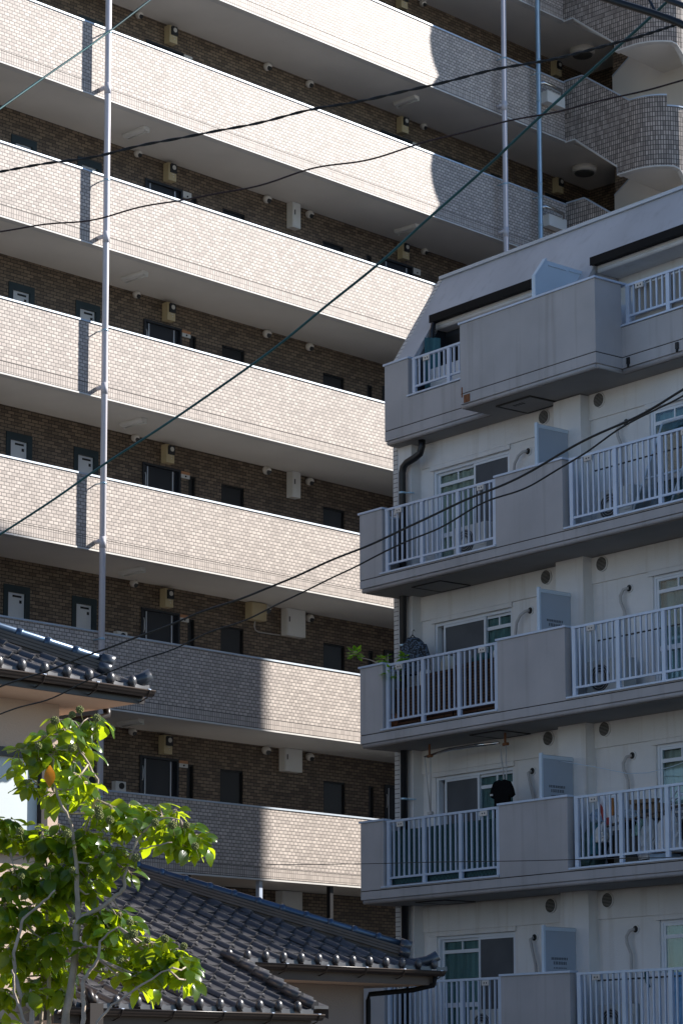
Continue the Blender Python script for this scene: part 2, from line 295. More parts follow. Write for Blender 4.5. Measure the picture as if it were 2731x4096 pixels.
CLUSTER = [[-1.531,14.991,3.745,0.08,3],[-1.619,14.928,3.722,0.072,3],[-1.443,15.066,3.726,0.073,3],[-1.737,14.953,3.652,0.072,3],[-1.812,14.911,3.595,0.087,4],[-1.684,15.069,3.616,0.102,5],[-1.592,15.311,3.663,0.089,4],[-1.519,15.256,3.625,0.066,3],[-1.895,15.24,3.527,0.081,3],[-1.725,14.984,3.523,0.087,4],[-1.624,15.132,3.542,0.08,4],[-1.558,15.01,3.453,0.058,2],[-1.771,14.961,3.403,0.08,2],[-1.499,14.93,3.399,0.058,3],[-1.7,14.981,3.376,0.072,2],[-1.626,15.316,3.37,0.067,3],[-1.539,15.27,3.35,0.052,2],[-1.708,15.259,3.289,0.052,1],[-1.403,15.256,3.266,0.074,4],[-1.428,14.971,3.206,0.058,3],[-1.309,15.026,3.219,0.065,4],[-1.248,15.175,3.272,0.066,4],[-1.171,15.224,3.262,0.066,4],[-1.079,15.282,3.261,0.074,4],[-0.99,15.294,3.239,0.067,4],[-0.901,14.921,3.148,0.065,4],[-0.863,15.165,3.114,0.059,4],[-0.85,15.196,3.028,0.051,3],[-0.912,15.118,3.051,0.058,3],[-0.983,14.964,3.109,0.065,4],[-1.095,15.103,3.167,0.058,3],[-1.198,14.922,3.149,0.058,3],[-1.304,15.319,3.175,0.059,3],[-1.137,15.287,3.112,0.037,1],[-0.979,15.137,3.038,0.044,2],[-1.957,15.021,3.146,0.058,4],[-1.912,15.307,3.161,0.067,4],[-1.965,15.149,3.086,0.059,3],[-1.88,15.295,3.107,0.044,2],[-1.76,15.279,3.157,0.066,4],[-1.654,15.119,3.126,0.073,4],[-1.779,15.075,3.049,0.073,4],[-1.694,15.161,3.027,0.073,4],[-1.59,15.083,3.049,0.073,4],[-1.505,14.956,3.08,0.065,3],[-1.467,15.023,3.014,0.065,4],[-1.417,15.262,3.095,0.059,3],[-1.397,14.9,2.959,0.065,4],[-1.317,14.902,2.944,0.058,3],[-1.554,15.174,2.954,0.066,3],[-1.291,15.012,2.998,0.051,2],[-1.271,15.131,2.906,0.044,2],[-1.334,15.101,2.889,0.037,1],[-1.933,15.041,2.87,0.08,5],[-1.869,15.349,2.911,0.082,5],[-1.894,14.972,2.763,0.087,5],[-1.776,15.074,2.8,0.08,5],[-1.678,14.975,2.879,0.072,5],[-1.612,15.177,2.881,0.073,5],[-1.507,15.01,2.867,0.065,4],[-1.539,15.047,2.782,0.065,4],[-1.47,15.231,2.871,0.059,4],[-1.465,15.031,2.766,0.058,3],[-1.651,15.143,2.776,0.066,4],[-1.727,15.305,2.714,0.059,3],[-1.915,14.927,2.644,0.072,4],[-1.812,14.909,2.671,0.065,4],[-1.943,14.988,2.547,0.065,4],[-1.792,15.24,2.592,0.066,4],[-1.863,15.169,2.485,0.081,5],[-1.704,14.992,2.503,0.08,5],[-1.637,15.036,2.564,0.065,4],[-1.93,14.963,2.416,0.072,4],[-1.802,15.096,2.408,0.073,4],[-1.656,14.9,2.426,0.072,4],[-1.763,15.208,2.341,0.074,4],[-1.67,15.301,2.36,0.067,4],[-1.976,15.329,2.333,0.067,3],[-1.844,15.225,2.284,0.066,3],[-1.753,15.331,2.244,0.067,4],[-1.745,14.889,2.154,0.065,3],[-1.644,15.016,2.173,0.065,3],[-1.643,15.334,2.273,0.059,3],[-1.585,15.244,2.489,0.052,2],[-1.955,15.073,2.19,0.058,3],[-1.999,15.323,2.024,0.052,4],[-1.944,15.172,2.078,0.037,1],[-1.471,15.264,2.652,0.059,4],[-1.375,15.018,2.613,0.065,5],[-1.283,14.97,2.617,0.065,5],[-1.409,15.089,2.552,0.066,4],[-1.309,14.944,2.528,0.065,5],[-1.232,15.059,2.564,0.058,5],[-1.283,15.332,2.493,0.074,6],[-1.171,15.036,2.447,0.073,6],[-1.346,14.884,2.453,0.058,3],[-1.089,14.901,2.453,0.065,5],[-1.021,14.96,2.428,0.065,5],[-1.143,15.248,2.385,0.074,6],[-1.041,15.05,2.361,0.065,5],[-0.967,15.016,2.388,0.065,5],[-0.896,14.926,2.34,0.058,5],[-1.239,15.341,2.376,0.067,5],[-0.97,15.079,2.304,0.058,4],[-1.079,14.978,2.285,0.058,4],[-1.16,14.908,2.282,0.05,3],[-0.887,14.906,2.253,0.043,2],[-1.294,14.959,2.357,0.051,2],[-1.3,15.198,2.31,0.044,1],[-1.411,14.95,2.587,0.043,3],[-1.441,14.899,2.426,0.065,3],[-1.482,15.111,2.365,0.058,2],[-1.166,14.997,2.214,0.036,1],[-1.105,15.349,2.243,0.045,1]]
HEADS = [[-1.507,14.75,3.786],[-1.55,14.75,3.757],[-1.65,14.75,3.723],[-1.409,14.75,3.737],[-1.742,14.75,3.573],[-1.548,14.75,3.565],[-1.393,14.75,3.206],[-1.327,14.75,3.146],[-1.388,14.75,3.172],[-0.969,14.75,3.116],[-1.069,14.75,3.131],[-0.839,14.75,2.994],[-0.89,14.75,3.116],[-1.175,14.75,2.927],[-1.439,14.75,2.866],[-1.57,14.75,3.067],[-1.842,14.75,3.082],[-1.66,14.75,2.867],[-1.539,14.75,2.859],[-1.831,14.75,2.824],[-1.007,14.75,2.466],[-1.107,14.75,2.456],[-0.9,14.75,2.423],[-1.207,14.75,2.559],[-1.185,14.75,2.495],[-1.262,14.75,2.346],[-1.808,14.75,2.71],[-1.221,14.75,2.481]]
ORANGE = [-1.658,14.6,3.388]
# ------------------------------------------------------------------ tiled apartment tower (open galleries)
RZL = math.atan2(.71924827, .69475314)
TL = empty('gallery_apartment_building', (-6.3537657, 47.0, 0), RZL)
tag(TL, 'tall apartment building with pale tiled gallery parapets stacked on the left', 'apartment building')
BASE = [5.82 + 3.037 * k for k in range(9)]
XL, XR, DEP = -7.0, 16.95, 1.7
PH = 1.49

def wall_holes(mb, x0, x1, z0, z1, holes, y, th, m=0):
    xs = sorted(set([x0, x1] + [h[0] for h in holes] + [h[1] for h in holes]))
    zs = sorted(set([z0, z1] + [h[2] for h in holes] + [h[3] for h in holes]))
    xs = [x for x in xs if x0 <= x <= x1]; zs = [z for z in zs if z0 <= z <= z1]
    for i in range(len(xs)-1):
        run = None
        for j in range(len(zs)-1):
            cx, cz = (xs[i]+xs[i+1])/2, (zs[j]+zs[j+1])/2
            hole = any(h[0] < cx < h[1] and h[2] < cz < h[3] for h in holes)
            if not hole:
                if run is None: run = zs[j]
            if hole and run is not None:
                mb.box(xs[i], xs[i+1], y, y+th, run, zs[j], m); run = None
        if run is not None: mb.box(xs[i], xs[i+1], y, y+th, run, z1, m)

# back wall with openings, one mesh over all storeys
HOLES = []
def rel(k, x0, x1, z0, z1): HOLES.append((x0, x1, BASE[k]+z0, BASE[k]+z1))
for k in range(8):
    for x0, x1, zt in ((1.49, 2.14, 2.52), (3.21, 3.85, 2.52), (5.04, 6.09, 2.53), (12.26, 13.30, 2.53), (18.16, 19.06, 2.53)):
        rel(k, x0, x1, .25, zt)
    for x0, x1, zt in ((6.33, 6.53, 2.46), (7.27, 7.94, 2.45), (10.34, 11.02, 2.46), (11.76, 11.93, 2.46), (14.45, 15.15, 2.5), (16.1, 16.5, 2.5)):
        rel(k, x0, x1, 1.1, zt)
mb = MB(); wall_holes(mb, XL, 19.9, 0.0, 34.0, HOLES, DEP, .2)
mb.box(19.9, 20.1, 0, DEP+.2, 0, 34.0); mb.box(18.931, 20.1, -.12, -.001, 0, 34.0)
mb.build('back_wall', M['tile_brown'], TL)
mb = MB(); mb.box(XL, 20.0, DEP+.45, DEP+12, 0, 34); mb.build('building_core', M['room'], TL)
mb = MB(); mb.box(XL, XR, -.02, DEP+.1, 33.2, 33.6); mb.build('roof_slab', M['plaster'], TL)

for k in range(9):
    b = BASE[k]
    # slab between galleries: plaster underside
    mb = MB()
    mb.box(XL, XR, .16, DEP, b, b+.22)
    mb.box(XR, 19.9, -.05, DEP, b, b+.22)
    s = mb.build('gallery_slab', [M['plaster']], TL)
    fl = MB(); fl.box(XL, 19.9, .16, DEP, b+.224, b+.25); f = fl.build('gallery_floor', M['floor'], s)
    # parapet: stretcher-bond face, two soldier courses, drip edge, cap
    mb = MB()
    mb.box(XL, XR, 0, .15, b+.255, b+PH-.035, 0)
    mb.box(XL, XR, .004, .15, b+.243, b+.255, 1)
    mb.box(XL, XR, 0, .15, b+.045, b+.243, 2)
    mb.box(XL, XR, .012, .15, b+.03, b+.045, 1)
    p = mb.build('gallery_parapet', [M['tile'], M['groove'], M['tile_soldier']], TL)
    mb = MB(); mb.box(XL, XR, -.018, .17, b+PH-.035, b+PH); mb.build('parapet_cap', M['cap'], p)
    mb = MB(); mb.box(XL, XR, -.012, .158, b-.004, b+.03); mb.build('drip_edge', M['white_strip'], p)

# ---- openings in the back wall: doors, narrow meter doors, windows
def door(k, x0, x1, zt, handle_left=True):
    b = BASE[k]; y = DEP
    mb = MB(); mb.box(x0, x0+.045, y-.03, y+.12, b+.25, b+zt); mb.box(x1-.045, x1, y-.03, y+.12, b+.25, b+zt); mb.box(x0+.045, x1-.045, y-.03, y+.12, b+zt-.045, b+zt)
    fr = mb.build('door_frame', M['door_dark'], TL)
    mb = MB(); mb.box(x0+.045, x1-.045, y+.04, y+.09, b+.25, b+zt-.045); d = mb.build('entrance_door', M['door_dark'], TL)
    mb = MB(); mb.box(x0+.165, x0+.19, y+.025, y+.039, b+.3, b+zt-.06); mb.box(x1-.185, x1-.16, y+.025, y+.039, b+.3, b+zt-.06); mb.build('door_trim', M['door_trim'], d)
    hx = x0+.075 if handle_left else x1-.09
    mb = MB(); mb.tube([(hx, y-.01, b+2.02), (hx, y-.03, b+2.08), (hx, y-.03, b+2.26), (hx, y-.01, b+2.32)], .011, 6); mb.build('door_handle', M['door_trim'], d)
def meter_door(k, x0, x1, zt):
    b = BASE[k]; y = DEP
    mb = MB()
    for q in ((x0, x0+.11, b+.25, b+zt), (x1-.11, x1, b+.25, b+zt), (x0+.11, x1-.11, b+zt-.14, b+zt)):
        mb.box(q[0], q[1], y-.02, y+.12, q[2], q[3])
    mb.build('meter_door_frame', M['frame_teal'], TL)
    mb = MB(); mb.box(x0+.11, x1-.11, y+.03, y+.08, b+.25, b+zt-.14); d = mb.build('meter_door', M['white_door'], TL)
    mb = MB(); mb.box(x0+.25, x0+.47, y+.022, y+.028, b+zt-.225, b+zt-.185); mb.box(x0+.42, x0+.475, y+.022, y+.028, b+zt-.335, b+zt-.275); mb.build('lock_plate', M['black'], d)
    mb = MB()
    for i in range(5): mb.box(x0+.24, x0+.46, y+.024, y+.029, b+1.62+.03*i, b+1.635+.03*i)
    mb.build('louvre', M['cap'], d)
def window(k, x0, x1, z0, z1, teal=False):
    b = BASE[k]; y = DEP
    mb = MB(); t = .035
    for q in ((x0, x0+t, z0, z1), (x1-t, x1, z0, z1), (x0+t, x1-t, z1-t, z1), (x0+t, x1-t, z0, z0+t)):
        mb.box(q[0], q[1], y+.02, y+.1, b+q[2], b+q[3])
    w = mb.build('window', M['frame_teal'] if teal else M['black'], TL)
    mb = MB(); mb.box(x0+t, x1-t, y+.05, y+.07, b+z0+t, b+z1-t); mb.build('window_pane', M['dark_win'], w)
def vent(x, z, y=DEP, r=.075):
    mb = MB(); mb.tube([(x, y-.005, z), (x, y-.03, z), (x, y-.085, z-.012), (x, y-.115, z-.04)], [r*.9, r, r, r*.86], 12, cap=True)
    v = mb.build('vent_hood', M['hood'], TL)
    mb = MB(); mb.tube([(x+.012, y-.117, z-.046), (x+.012, y-.121, z-.048)], r*.68, 12); mb.build('vent_mouth', M['black'], v)
def plate(k, x0, x1, z0=2.375, z1=2.515, orange=True):
    b = BASE[k]; y = DEP; zc = z0 + (z1-z0)*.56
    mb = MB(); mb.box(x0, x1, y-.03, y-.002, b+z0, b+zc); pl = mb.build('name_plate', M['plate'], TL)
    mb = MB(); mb.box(x0, x1, y-.03, y-.002, b+zc+.001, b+z1); mb.build('plate_header', M['orange'] if orange else M['plate'], pl)
    mb = MB(); mb.tube([((x0+x1)/2, y-.033, b+(z0+zc)/2), ((x0+x1)/2, y-.045, b+(z0+zc)/2)], .02, 8); mb.build('intercom_button', M['black'], pl)
for k in range(8):
    if k < 7:
        meter_door(k, 1.49, 2.14, 2.52); meter_door(k, 3.21, 3.85, 2.52)
        door(k, 5.04, 6.09, 2.53); plate(k, 6.10, 6.34, orange=(k < 4))
        window(k, 6.33, 6.53, 1.1, 2.46); window(k, 7.27, 7.94, 1.1, 2.45)
        vent(4.79, BASE[k]+2.98); vent(8.55, BASE[k]+2.95-.0, r=.09); vent(9.86, BASE[k]+2.93, r=.085)
    window(k, 10.34, 11.02, 1.1, 2.46); window(k, 11.76, 11.93, 1.1, 2.46)
    door(k, 12.26, 13.30, 2.53); plate(k, 13.31, 13.55, orange=False); vent(13.65, BASE[k]+2.98, r=.075)
    window(k, 14.45, 15.15, 1.1, 2.5, True); window(k, 16.1, 16.5, 1.1, 2.5, True)
    door(k, 18.16, 19.06, 2.53)

# ---- ground storey: slim steel posts
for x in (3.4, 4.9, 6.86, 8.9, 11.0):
    mb = MB(); mb.box(x, x+.09, .10, .20, 0, BASE[0]-.002); mb.build('gallery_post', M['alu'] if x == 6.86 else M['drain'], TL)  # sunlit look put into one post's pale colour, the rest dark

# ---- rounded stair tower at the right end
ux0, ucx, oc, R = 16.87, 17.87, 2.0, 1.0
def plan(t):
    """arc-length parameter -> (u, out): straight flank then half circle then flank"""
    if t < oc: return (ux0, t)
    a = (t - oc) / R
    if a < pi: return (ucx - R*cos(a), oc + R*sin(a))
    return (ucx + R, oc - (t - oc - pi*R))
TEND = oc + pi*R + oc
def zbot(t, b):
    if t < .3: return b
    if t < 1.54: return b - .99*(t-.3)/1.24
    ta = oc + R*radians(63)
    if t <= ta: return b - 1.2
    return b - 1.2 - .95*min(1, (t-ta)/(R*radians(42)))
def ztop(t, b):
    if t < .55: return b + PH
    if t < 1.93: return b + PH - 1.0*(t-.55)/1.38
    if t < 2.86: return b + PH - 1.0
    if t <= oc + pi*R + .3: return b + PH - 1.26
    q = (t - oc - pi*R - .3)/1.7
    return b + PH - 1.26 - 1.1*min(1, q)
ts = sorted(set([0, .15, .3, .55, .9, 1.25, 1.54, 1.5401, 1.75, 1.93, oc, 2.2, 2.5, 2.86, 2.8601] + [oc + pi*R*i/22 for i in range(1, 23)] + [oc+pi*R+.3, oc+pi*R+.45, oc+pi*R+1.2, TEND]))
def off(t, d):
    u, o = plan(t); e = 1e-3
    u2, o2 = plan(min(TEND, t+e)); u1, o1 = plan(max(0, t-e))
    tx, ty = u2-u1, o2-o1; L = math.hypot(tx, ty); tx /= L; ty /= L
    return (u + ty*d, -(o - tx*d))   # local x, y (inward)
tower = empty('stair_tower', parent=TL)
for k in range(1, 9):
    b = BASE[k]
    mb = MB()
    for i in range(len(ts)-1):
        t0, t1 = ts[i], ts[i+1]
        if t1 - t0 < 1e-3:
            continue
        e = 1e-4
        za, zb = zbot(t0+e, b), zbot(t1-e, b); zc, zd = ztop(t0+e, b), ztop(t1-e, b)
        (xa, ya), (xb, yb) = off(t0, 0), off(t1, 0); (xi, yi), (xj, yj) = off(t0, .13), off(t1, .13)
        mb.face([(xb,yb,zb),(xa,ya,za),(xa,ya,zc),(xb,yb,zd)][::-1], 0, uv=[(t1,zb),(t0,za),(t0,zc),(t1,zd)][::-1], smooth=True)
        mb.face([(xj,yj,zb),(xi,yi,za),(xi,yi,zc),(xj,yj,zd)], 0, uv=[(t1,zb),(t0,za),(t0,zc),(t1,zd)])
        mb.m[-1] = 2
        mb.face([(xa,ya,zc),(xi,yi,zc),(xj,yj,zd),(xb,yb,zd)], 1)
        mb.face([(xa,ya,za),(xb,yb,zb),(xj,yj,zb),(xi,yi,za)], 1)
    sp = mb.build('stair_parapet', [M['tile_drum'], M['white_strip'], M['plaster']], tower)
    # cap and drip lines follow the edges
    mb = MB(); mc = MB()
    def edge(target, zf, z_off, r0, r1):
        for i in range(len(ts)-1):
            t0, t1 = ts[i], ts[i+1]
            e = 1e-4
            z0, z1 = zf(t0+(e if t1-t0 > 1e-3 else -e), b), zf(t1+(-e if t1-t0 > 1e-3 else e), b)
            p = []
            for t, z in ((t0, z0), (t1, z1)):
                (xo, yo), (xi, yi) = off(t, -.016), off(t, .145)
                p.append(((xo,yo,z+r0),(xi,yi,z+r0),(xi,yi,z+r1),(xo,yo,z+r1)))
            for q in range(4):
                q2 = (q+1) % 4
                target.face([p[0][q], p[0][q2], p[1][q2], p[1][q]], 0)
    edge(mb, ztop, 0, .002, .036); mb.build('stair_cap', M['cap'], sp)
    edge(mc, zbot, 0, -.034, -.002); mc.build('stair_drip_edge', M['white_strip'], sp)
    # landing slab and stair soffits
    mb = MB()
    pts = [off(t, .06) for t in [1.54] + [oc + pi*R*i/16 for i in range(17)] + [oc+pi*R+.46]]
    A = [(x, y, b-1.2) for x, y in pts]; B = [(x, y, b-1.02) for x, y in pts]
    mb.face(A[::-1]); mb.face(B)
    for i in range(len(A)):
        j = (i+1) % len(A); mb.face([A[i], A[j], B[j], B[i]])
    mb.build('stair_landing', M['plaster'], tower)
    mb = MB()
    mb.prism([(-.2, b), (-1.54, b-1.05), (-1.54, b-.9), (-.2, b+.18)], 'x', ux0+.06, 17.78)
    mb.build('stair_flight', M['plaster'], tower)
mb = MB()
mb.box(18.80, 18.93, -1.34, .02, 0, 33.0)
mb.build('stair_core_wall', M['tile_brown'], tower)

mb = MB(); mb.box(18.93, 19.08, -2.9, -.9, 0, 33.0); mb.build('stair_outer_wall', M['wallsmooth'], tower)

# ------------------------------------------------------------------ things fixed to the tower
ORD = ['lowest', 'second', 'third', 'fourth', 'fifth', 'sixth', 'seventh', 'eighth']
Tm = TL.matrix_basis if False else (Matrix.Translation((-6.3537657, 47.0, 0)) @ Matrix.Rotation(RZL, 4, 'Z'))
def wl(x, y, z): return tuple(Tm @ Vector((x, y, z)))

def make_meter():
    t = empty('electric_meter', (0,0,0), RZL)
    mb = MB(); mb.box(-.11, .11, -.17, 0, 0, .37); mb.box(-.105, .105, -.155, -.005, .37, .385); mb.build('meter_case', M['cream'], t)
    mb = MB(); mb.prism([(-.07,.17),(.095,.17),(.095,.34),(.07,.365),(-.05,.365),(-.07,.34)], 'y', -.205, -.171); w = mb.build('meter_glass', M['door_dark'], t)
    mb = MB(); mb.box(-.03, .06, -.211, -.206, .25, .30); mb.tube([(.015,-.206,.28),(.015,-.214,.28)], .05, 12); mb.build('meter_dial', M['plate'], w)
    mb = MB(); mb.tube([(.03,-.171,.09),(.03,-.178,.09)], .012, 8); mb.box(-.02, .05, -.176, -.171, .135, .147); mb.build('seal_screw', M['plate'], t)
    return t
first = None
for x, ks, where in ((5.665, range(6), 'left dark door'), (12.90, (4, 5, 6), 'middle dark door'), (18.56, (5, 6), 'door beside the stair tower')):
    for k in ks:
        lab = 'cream electric meter box above the %s on the %s gallery' % (where, ORD[k])
        if first is None:
            first = make_meter(); first.location = wl(x, DEP, BASE[k]+2.59); first['label'] = lab
            first['category'] = 'electric meter'; first['group'] = 'electric meters on the gallery walls'
        else: dup(first, wl(x, DEP, BASE[k]+2.59), label=lab)

def make_light():
    t = empty('gallery_light', (0,0,0), RZL)
    mb = MB(); mb.box(-.08, .08, -.33, .33, -.035, 0); mb.prism([(-.08,-.035),(.08,-.035),(.045,-.075),(-.045,-.075)], 'y', -.33, .33); mb.build('light_housing', M['white_box'], t)
    mb = MB(); mb.tube([(.062, -.29, -.085), (.062, .29, -.085)], .016, 8); mb.build('light_tube', M['plate'], t)
    for ya in (-.325, .295):
        mb = MB(); mb.box(.04, .08, ya, ya+.03, -.11, -.035); mb.build('tube_socket', M['white_box'], t)
    return t
first = None
for x, ks, where in ((4.0, range(1, 7), 'left'), (12.25, (4, 5, 6), 'right')):
    for k in ks:
        lab = 'slim white tube light under the %s gallery, %s row of lights' % (ORD[k], where)
        yy = .81 if x < 5 else .9
        if first is None:
            first = make_light(); first.location = wl(x, yy, BASE[k]-.001); first['label'] = lab
            first['category'] = 'ceiling light'; first['group'] = 'tube lights under the galleries'
        else: dup(first, wl(x, yy, BASE[k]-.001), label=lab)

def dome(k):
    t = empty('dome_light', wl(18.53, -.75 + 1.5 - 0.0, BASE[k]-.001), RZL)
    tag(t, 'round dome light under the %s gallery beside the stair tower' % ORD[k], 'ceiling light', 'round dome lights')
    mb = MB(); mb.tube([(0,0,0),(0,0,-.15)], [.31,.29], 24); mb.build('dome_ring', M['hood'], t)
    mb = MB(); mb.tube([(0,0,-.151),(0,0,-.175),(0,0,-.185)], [.25,.235,.16], 24); mb.build('dome_diffuser', M['dome'], t)
dome(6); dome(7)

def service_box(k, x0, x1, z0, z1, lab, d=.18):
    t = empty('service_box', wl(x0, DEP, BASE[k]+z0), RZL)
    tag(t, lab, 'service box', 'white service boxes under the gallery ceilings')
    w, h = x1-x0, z1-z0
    mb = MB(); mb.box(0, w, -d, 0, 0, h); mb.build('box_case', M['white_box'], t)
    mb = MB(); mb.box(.02, w-.02, -d-.012, -d-.001, .03, h-.03); dd = mb.build('box_door', M['white_box'], t)
    mb = MB(); mb.box(.05, .075, -d-.02, -d-.013, h*.5, h*.5+.11); mb.build('latch', M['black'], dd)
service_box(0, 8.99, 9.51, 2.54, 3.03, 'square white service box on the lowest gallery wall')
service_box(1, 9.05, 9.61, 2.44, 3.03, 'large white service box beside the yellow box')
service_box(2, 9.21, 9.46, 2.46, 3.03, 'narrow white service box on the third gallery wall')
service_box(4, 9.21, 9.46, 2.46, 3.03, 'narrow white service box on the fifth gallery wall')
t = empty('service_box', wl(8.89, DEP, 3.9), RZL); tag(t, 'tall grey service cabinet in the dark ground floor', 'service box')
mb = MB(); mb.box(0, .6, -.2, 0, 0, 1.9); mb.build('box_case', M['white_box'], t)
mb = MB(); mb.box(.03, .57, -.212, -.201, .03, 1.87); mb.box(.07, .1, -.22, -.213, 1.2, 1.34); mb.build('box_door', M['white_box'], t)

t = empty('junction_box', wl(7.98, DEP, BASE[1]+2.65), RZL); tag(t, 'mustard yellow junction box with a cable below it on the second gallery', 'junction box')
mb = MB(); mb.box(0, .44, -.2, 0, 0, .37); mb.build('box_case', M['cream'], t)
mb = MB(); mb.box(.012, .428, -.212, -.201, .012, .358); mb.build('box_lid', M['cream'], t)
mb = MB(); mb.tube([(.22,-.08,0),(.22,-.05,-.1),(.26,-.04,-.19),(.36,-.03,-.22),(.6,-.03,-.22),(1.0,-.03,-.21)], .014, 6); mb.build('box_cable', M['hose'], t)

for k in (0, 1):
    t = empty('flue_box', wl(4.31, DEP, BASE[k]+1.72), RZL)
    tag(t, 'small white flue box with round outlet behind the %s gallery parapet' % ORD[k], 'flue box', 'white flue boxes')
    mb = MB(); mb.box(0, .27, -.12, 0, 0, .21); mb.build('box_case', M['white_box'], t)
    mb = MB(); mb.tube([(.15,-.121,.12),(.15,-.14,.12)], .065, 14); mb.build('flue_outlet', M['black'], t)

# downpipes
def downpipe(x, y, z0, z1, r, mat, lab, name='downpipe', elbows=True, joints=None):
    t = empty(name, wl(x, y, z0), RZL); tag(t, lab, 'downpipe')
    mb = MB(); mb.tube([(0,0,0),(0,0,z1-z0)], r, 16); mb.build('pipe', mat, t)
    for k in range(9):
        b = BASE[k]
        if b+.2 > z1 or b < z0: continue
        if elbows:
            mb = MB(); mb.tube([(-.02,-y+.0,b+.17-z0),(-.02,.02,b+.17-z0)], r*.72, 10); mb.tube([(0,0,b+.03-z0),(0,0,b+.25-z0)], r*1.1, 14); mb.build('drain_branch', mat, t)
        mb = MB(); mb.tube([(0,0,b+1.28-z0),(0,0,b+1.32-z0)], r*1.07, 14); mb.tube([(-.04,-y,b+1.30-z0),(-.03,0,b+1.30-z0)], .013, 6); mb.build('pipe_clip', M['steel'], t)
    return t
downpipe(2.37, -.2, 0, 34, .062, M['pipe'], 'tall lilac grey downpipe in front of the left parapets')
downpipe(14.41, -.2, 0, 34, .062, M['pipe'], 'lilac grey downpipe just left of the shiny steel pipe')
t = downpipe(15.66, -.2, 0, 34, .058, M['steel'], 'shiny galvanised steel pipe beside the stair tower', elbows=False)
for k in range(4, 8):
    b = BASE[k]
    for zz in (.6, 1.6):
        mb = MB(); mb.tube([(0,0,b+zz),(0,0,b+zz+.05)], .064, 14); mb.build('pipe_joint', M['steel'], t)
    mb = MB(); mb.tube([(.02,-.02,b+1.04),(.12,-.05,b+1.09),(.35,-.08,b+1.08),(.72,-.08,b+1.05),(.80,-.02,b+1.0),(.80,.1,b+.97)], .052, 12); mb.build('pipe_bend', M['chrome'], t)
    mb = MB(); mb.box(.30, .95, -.02, .19, b+.70, b+.98); mb.build('pipe_hopper', M['white_box'], t)
# ------------------------------------------------------------------ grey balcony apartment building on the right
RZR = math.atan2(-.78227249, .62293639)
RB = empty('balcony_apartment_building', (0.74482157, 45.0, 0), RZR)
tag(RB, 'low rise apartment building with grey balconies and a sloping mansard roof on the right', 'apartment building')
Tr = Matrix.Translation((0.74482157, 45.0, 0)) @ Matrix.Rotation(RZR, 4, 'Z')
def wr(x, y, z): return tuple(Tr @ Vector((x, y, z)))
ZR = [11.845, 9.045, 6.275, 3.455, .66]      # rail top of each balcony, top to bottom
VE = 16.6                                      # far end of the facade (outside the frame)
VL = -.70
WY, FY = 1.08, .85

# walls -------------------------------------------------------------
holes = []
for z in ZR:
    holes += [(.12, 2.16, z-1.08, z+.84), (5.57, 7.6, z-1.08, z+.85), (11.0, 13.0, z-1.08, z+.84)]
mb = MB(); wall_holes(mb, -.3, VE, 0, 14.6, holes, WY, .18)
mb.build('facade_wall', M['wallcream'], RB)
for z in ZR:
    mb = MB(); mb.box(-.22, 3.53, WY-.03, WY-.001, z+.93, z+1.372); mb.box(4.19, VE, WY-.03, WY-.001, z+.93, z+1.372)
    mb.build('wall_band', M['wallcream'], RB)
mb = MB(); mb.box(3.53, 4.19, FY, WY-.001, 0, 13.2); mb.box(9.6, 10.2, FY, WY-.001, 0, 13.2); mb.build('pilaster', M['wallcream'], RB)
# end wall: tiled edge and smooth fin
mb = MB(); mb.box(-.60, -.22, FY, 9.9, 0, 13.25); mb.build('end_fin', M['wallsmooth'], RB)
mb = MB(); mb.box(VL-.02, -.601, FY-.012, 10.0, 0, 13.25); mb.build('end_wall', M['tile_white'], RB)
mb = MB(); mb.box(-.6, VE, 9.8, 10, 0, 16.5); mb.box(VE-.2, VE, 1.0, 9.8, 0, 15.5); mb.build('rear_wall', M['wallsmooth'], RB)
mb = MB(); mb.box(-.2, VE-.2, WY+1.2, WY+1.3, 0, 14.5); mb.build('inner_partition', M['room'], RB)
mb = MB(); mb.box(.4, 8.0, 10.05, 21.55, 0, 22.9); mb.build('shadow_wing', M['wallsmooth'], RB)  # unseen block, shaped to cast the shadow on the lowest galleries

# balconies ----------------------------------------------------------
def railing(x0, x1, zt, zb, y, parent, pitch=.134, post_at=None, sill=True, r_ends=True):
    mb = MB()
    mb.box(x0, x1, y-.03, y+.03, zt-.022, zt+.018)                 # top rail
    zr = zb+.14
    n = max(1, round((x1-x0-.09)/.95)); st = (x1-x0-.09)/n
    posts = [x0+.045 + st*i for i in range(n+1)]
    for p in posts: mb.box(p-.04, p+.04, y-.025, y+.025, zb+.01, zt-.022)
    for a, c in zip(posts[:-1], posts[1:]):
        mb.box(a+.04, c-.04, y-.018, y+.018, zr-.018, zr+.018)
        q = max(1, round((c-a)/pitch))
        for i in range(1, q):
            u = a + (c-a)*i/q; mb.box(u-.0155, u+.0155, y-.013, y+.013, zr+.018, zt-.022)
    r = mb.build('railing', M['alu'], parent)
    if sill:
        mb = MB(); mb.box(x0-.09, x1+.03, y-.085, y+.06, zb-.03, zb); mb.build('rail_sill', M['alu'], parent)
    return r
def bracket(x, zt, y, parent):
    mb = MB(); mb.box(x, x+.17, y-.055, y-.031, zt-.115, zt-.03, 0)
    for dx in (.05, .11): mb.box(x+dx, x+dx+.022, y-.06, y-.056, zt-.085, zt-.062, 1)
    mb.build('rail_bracket', [M['bracket'], M['black']], parent)
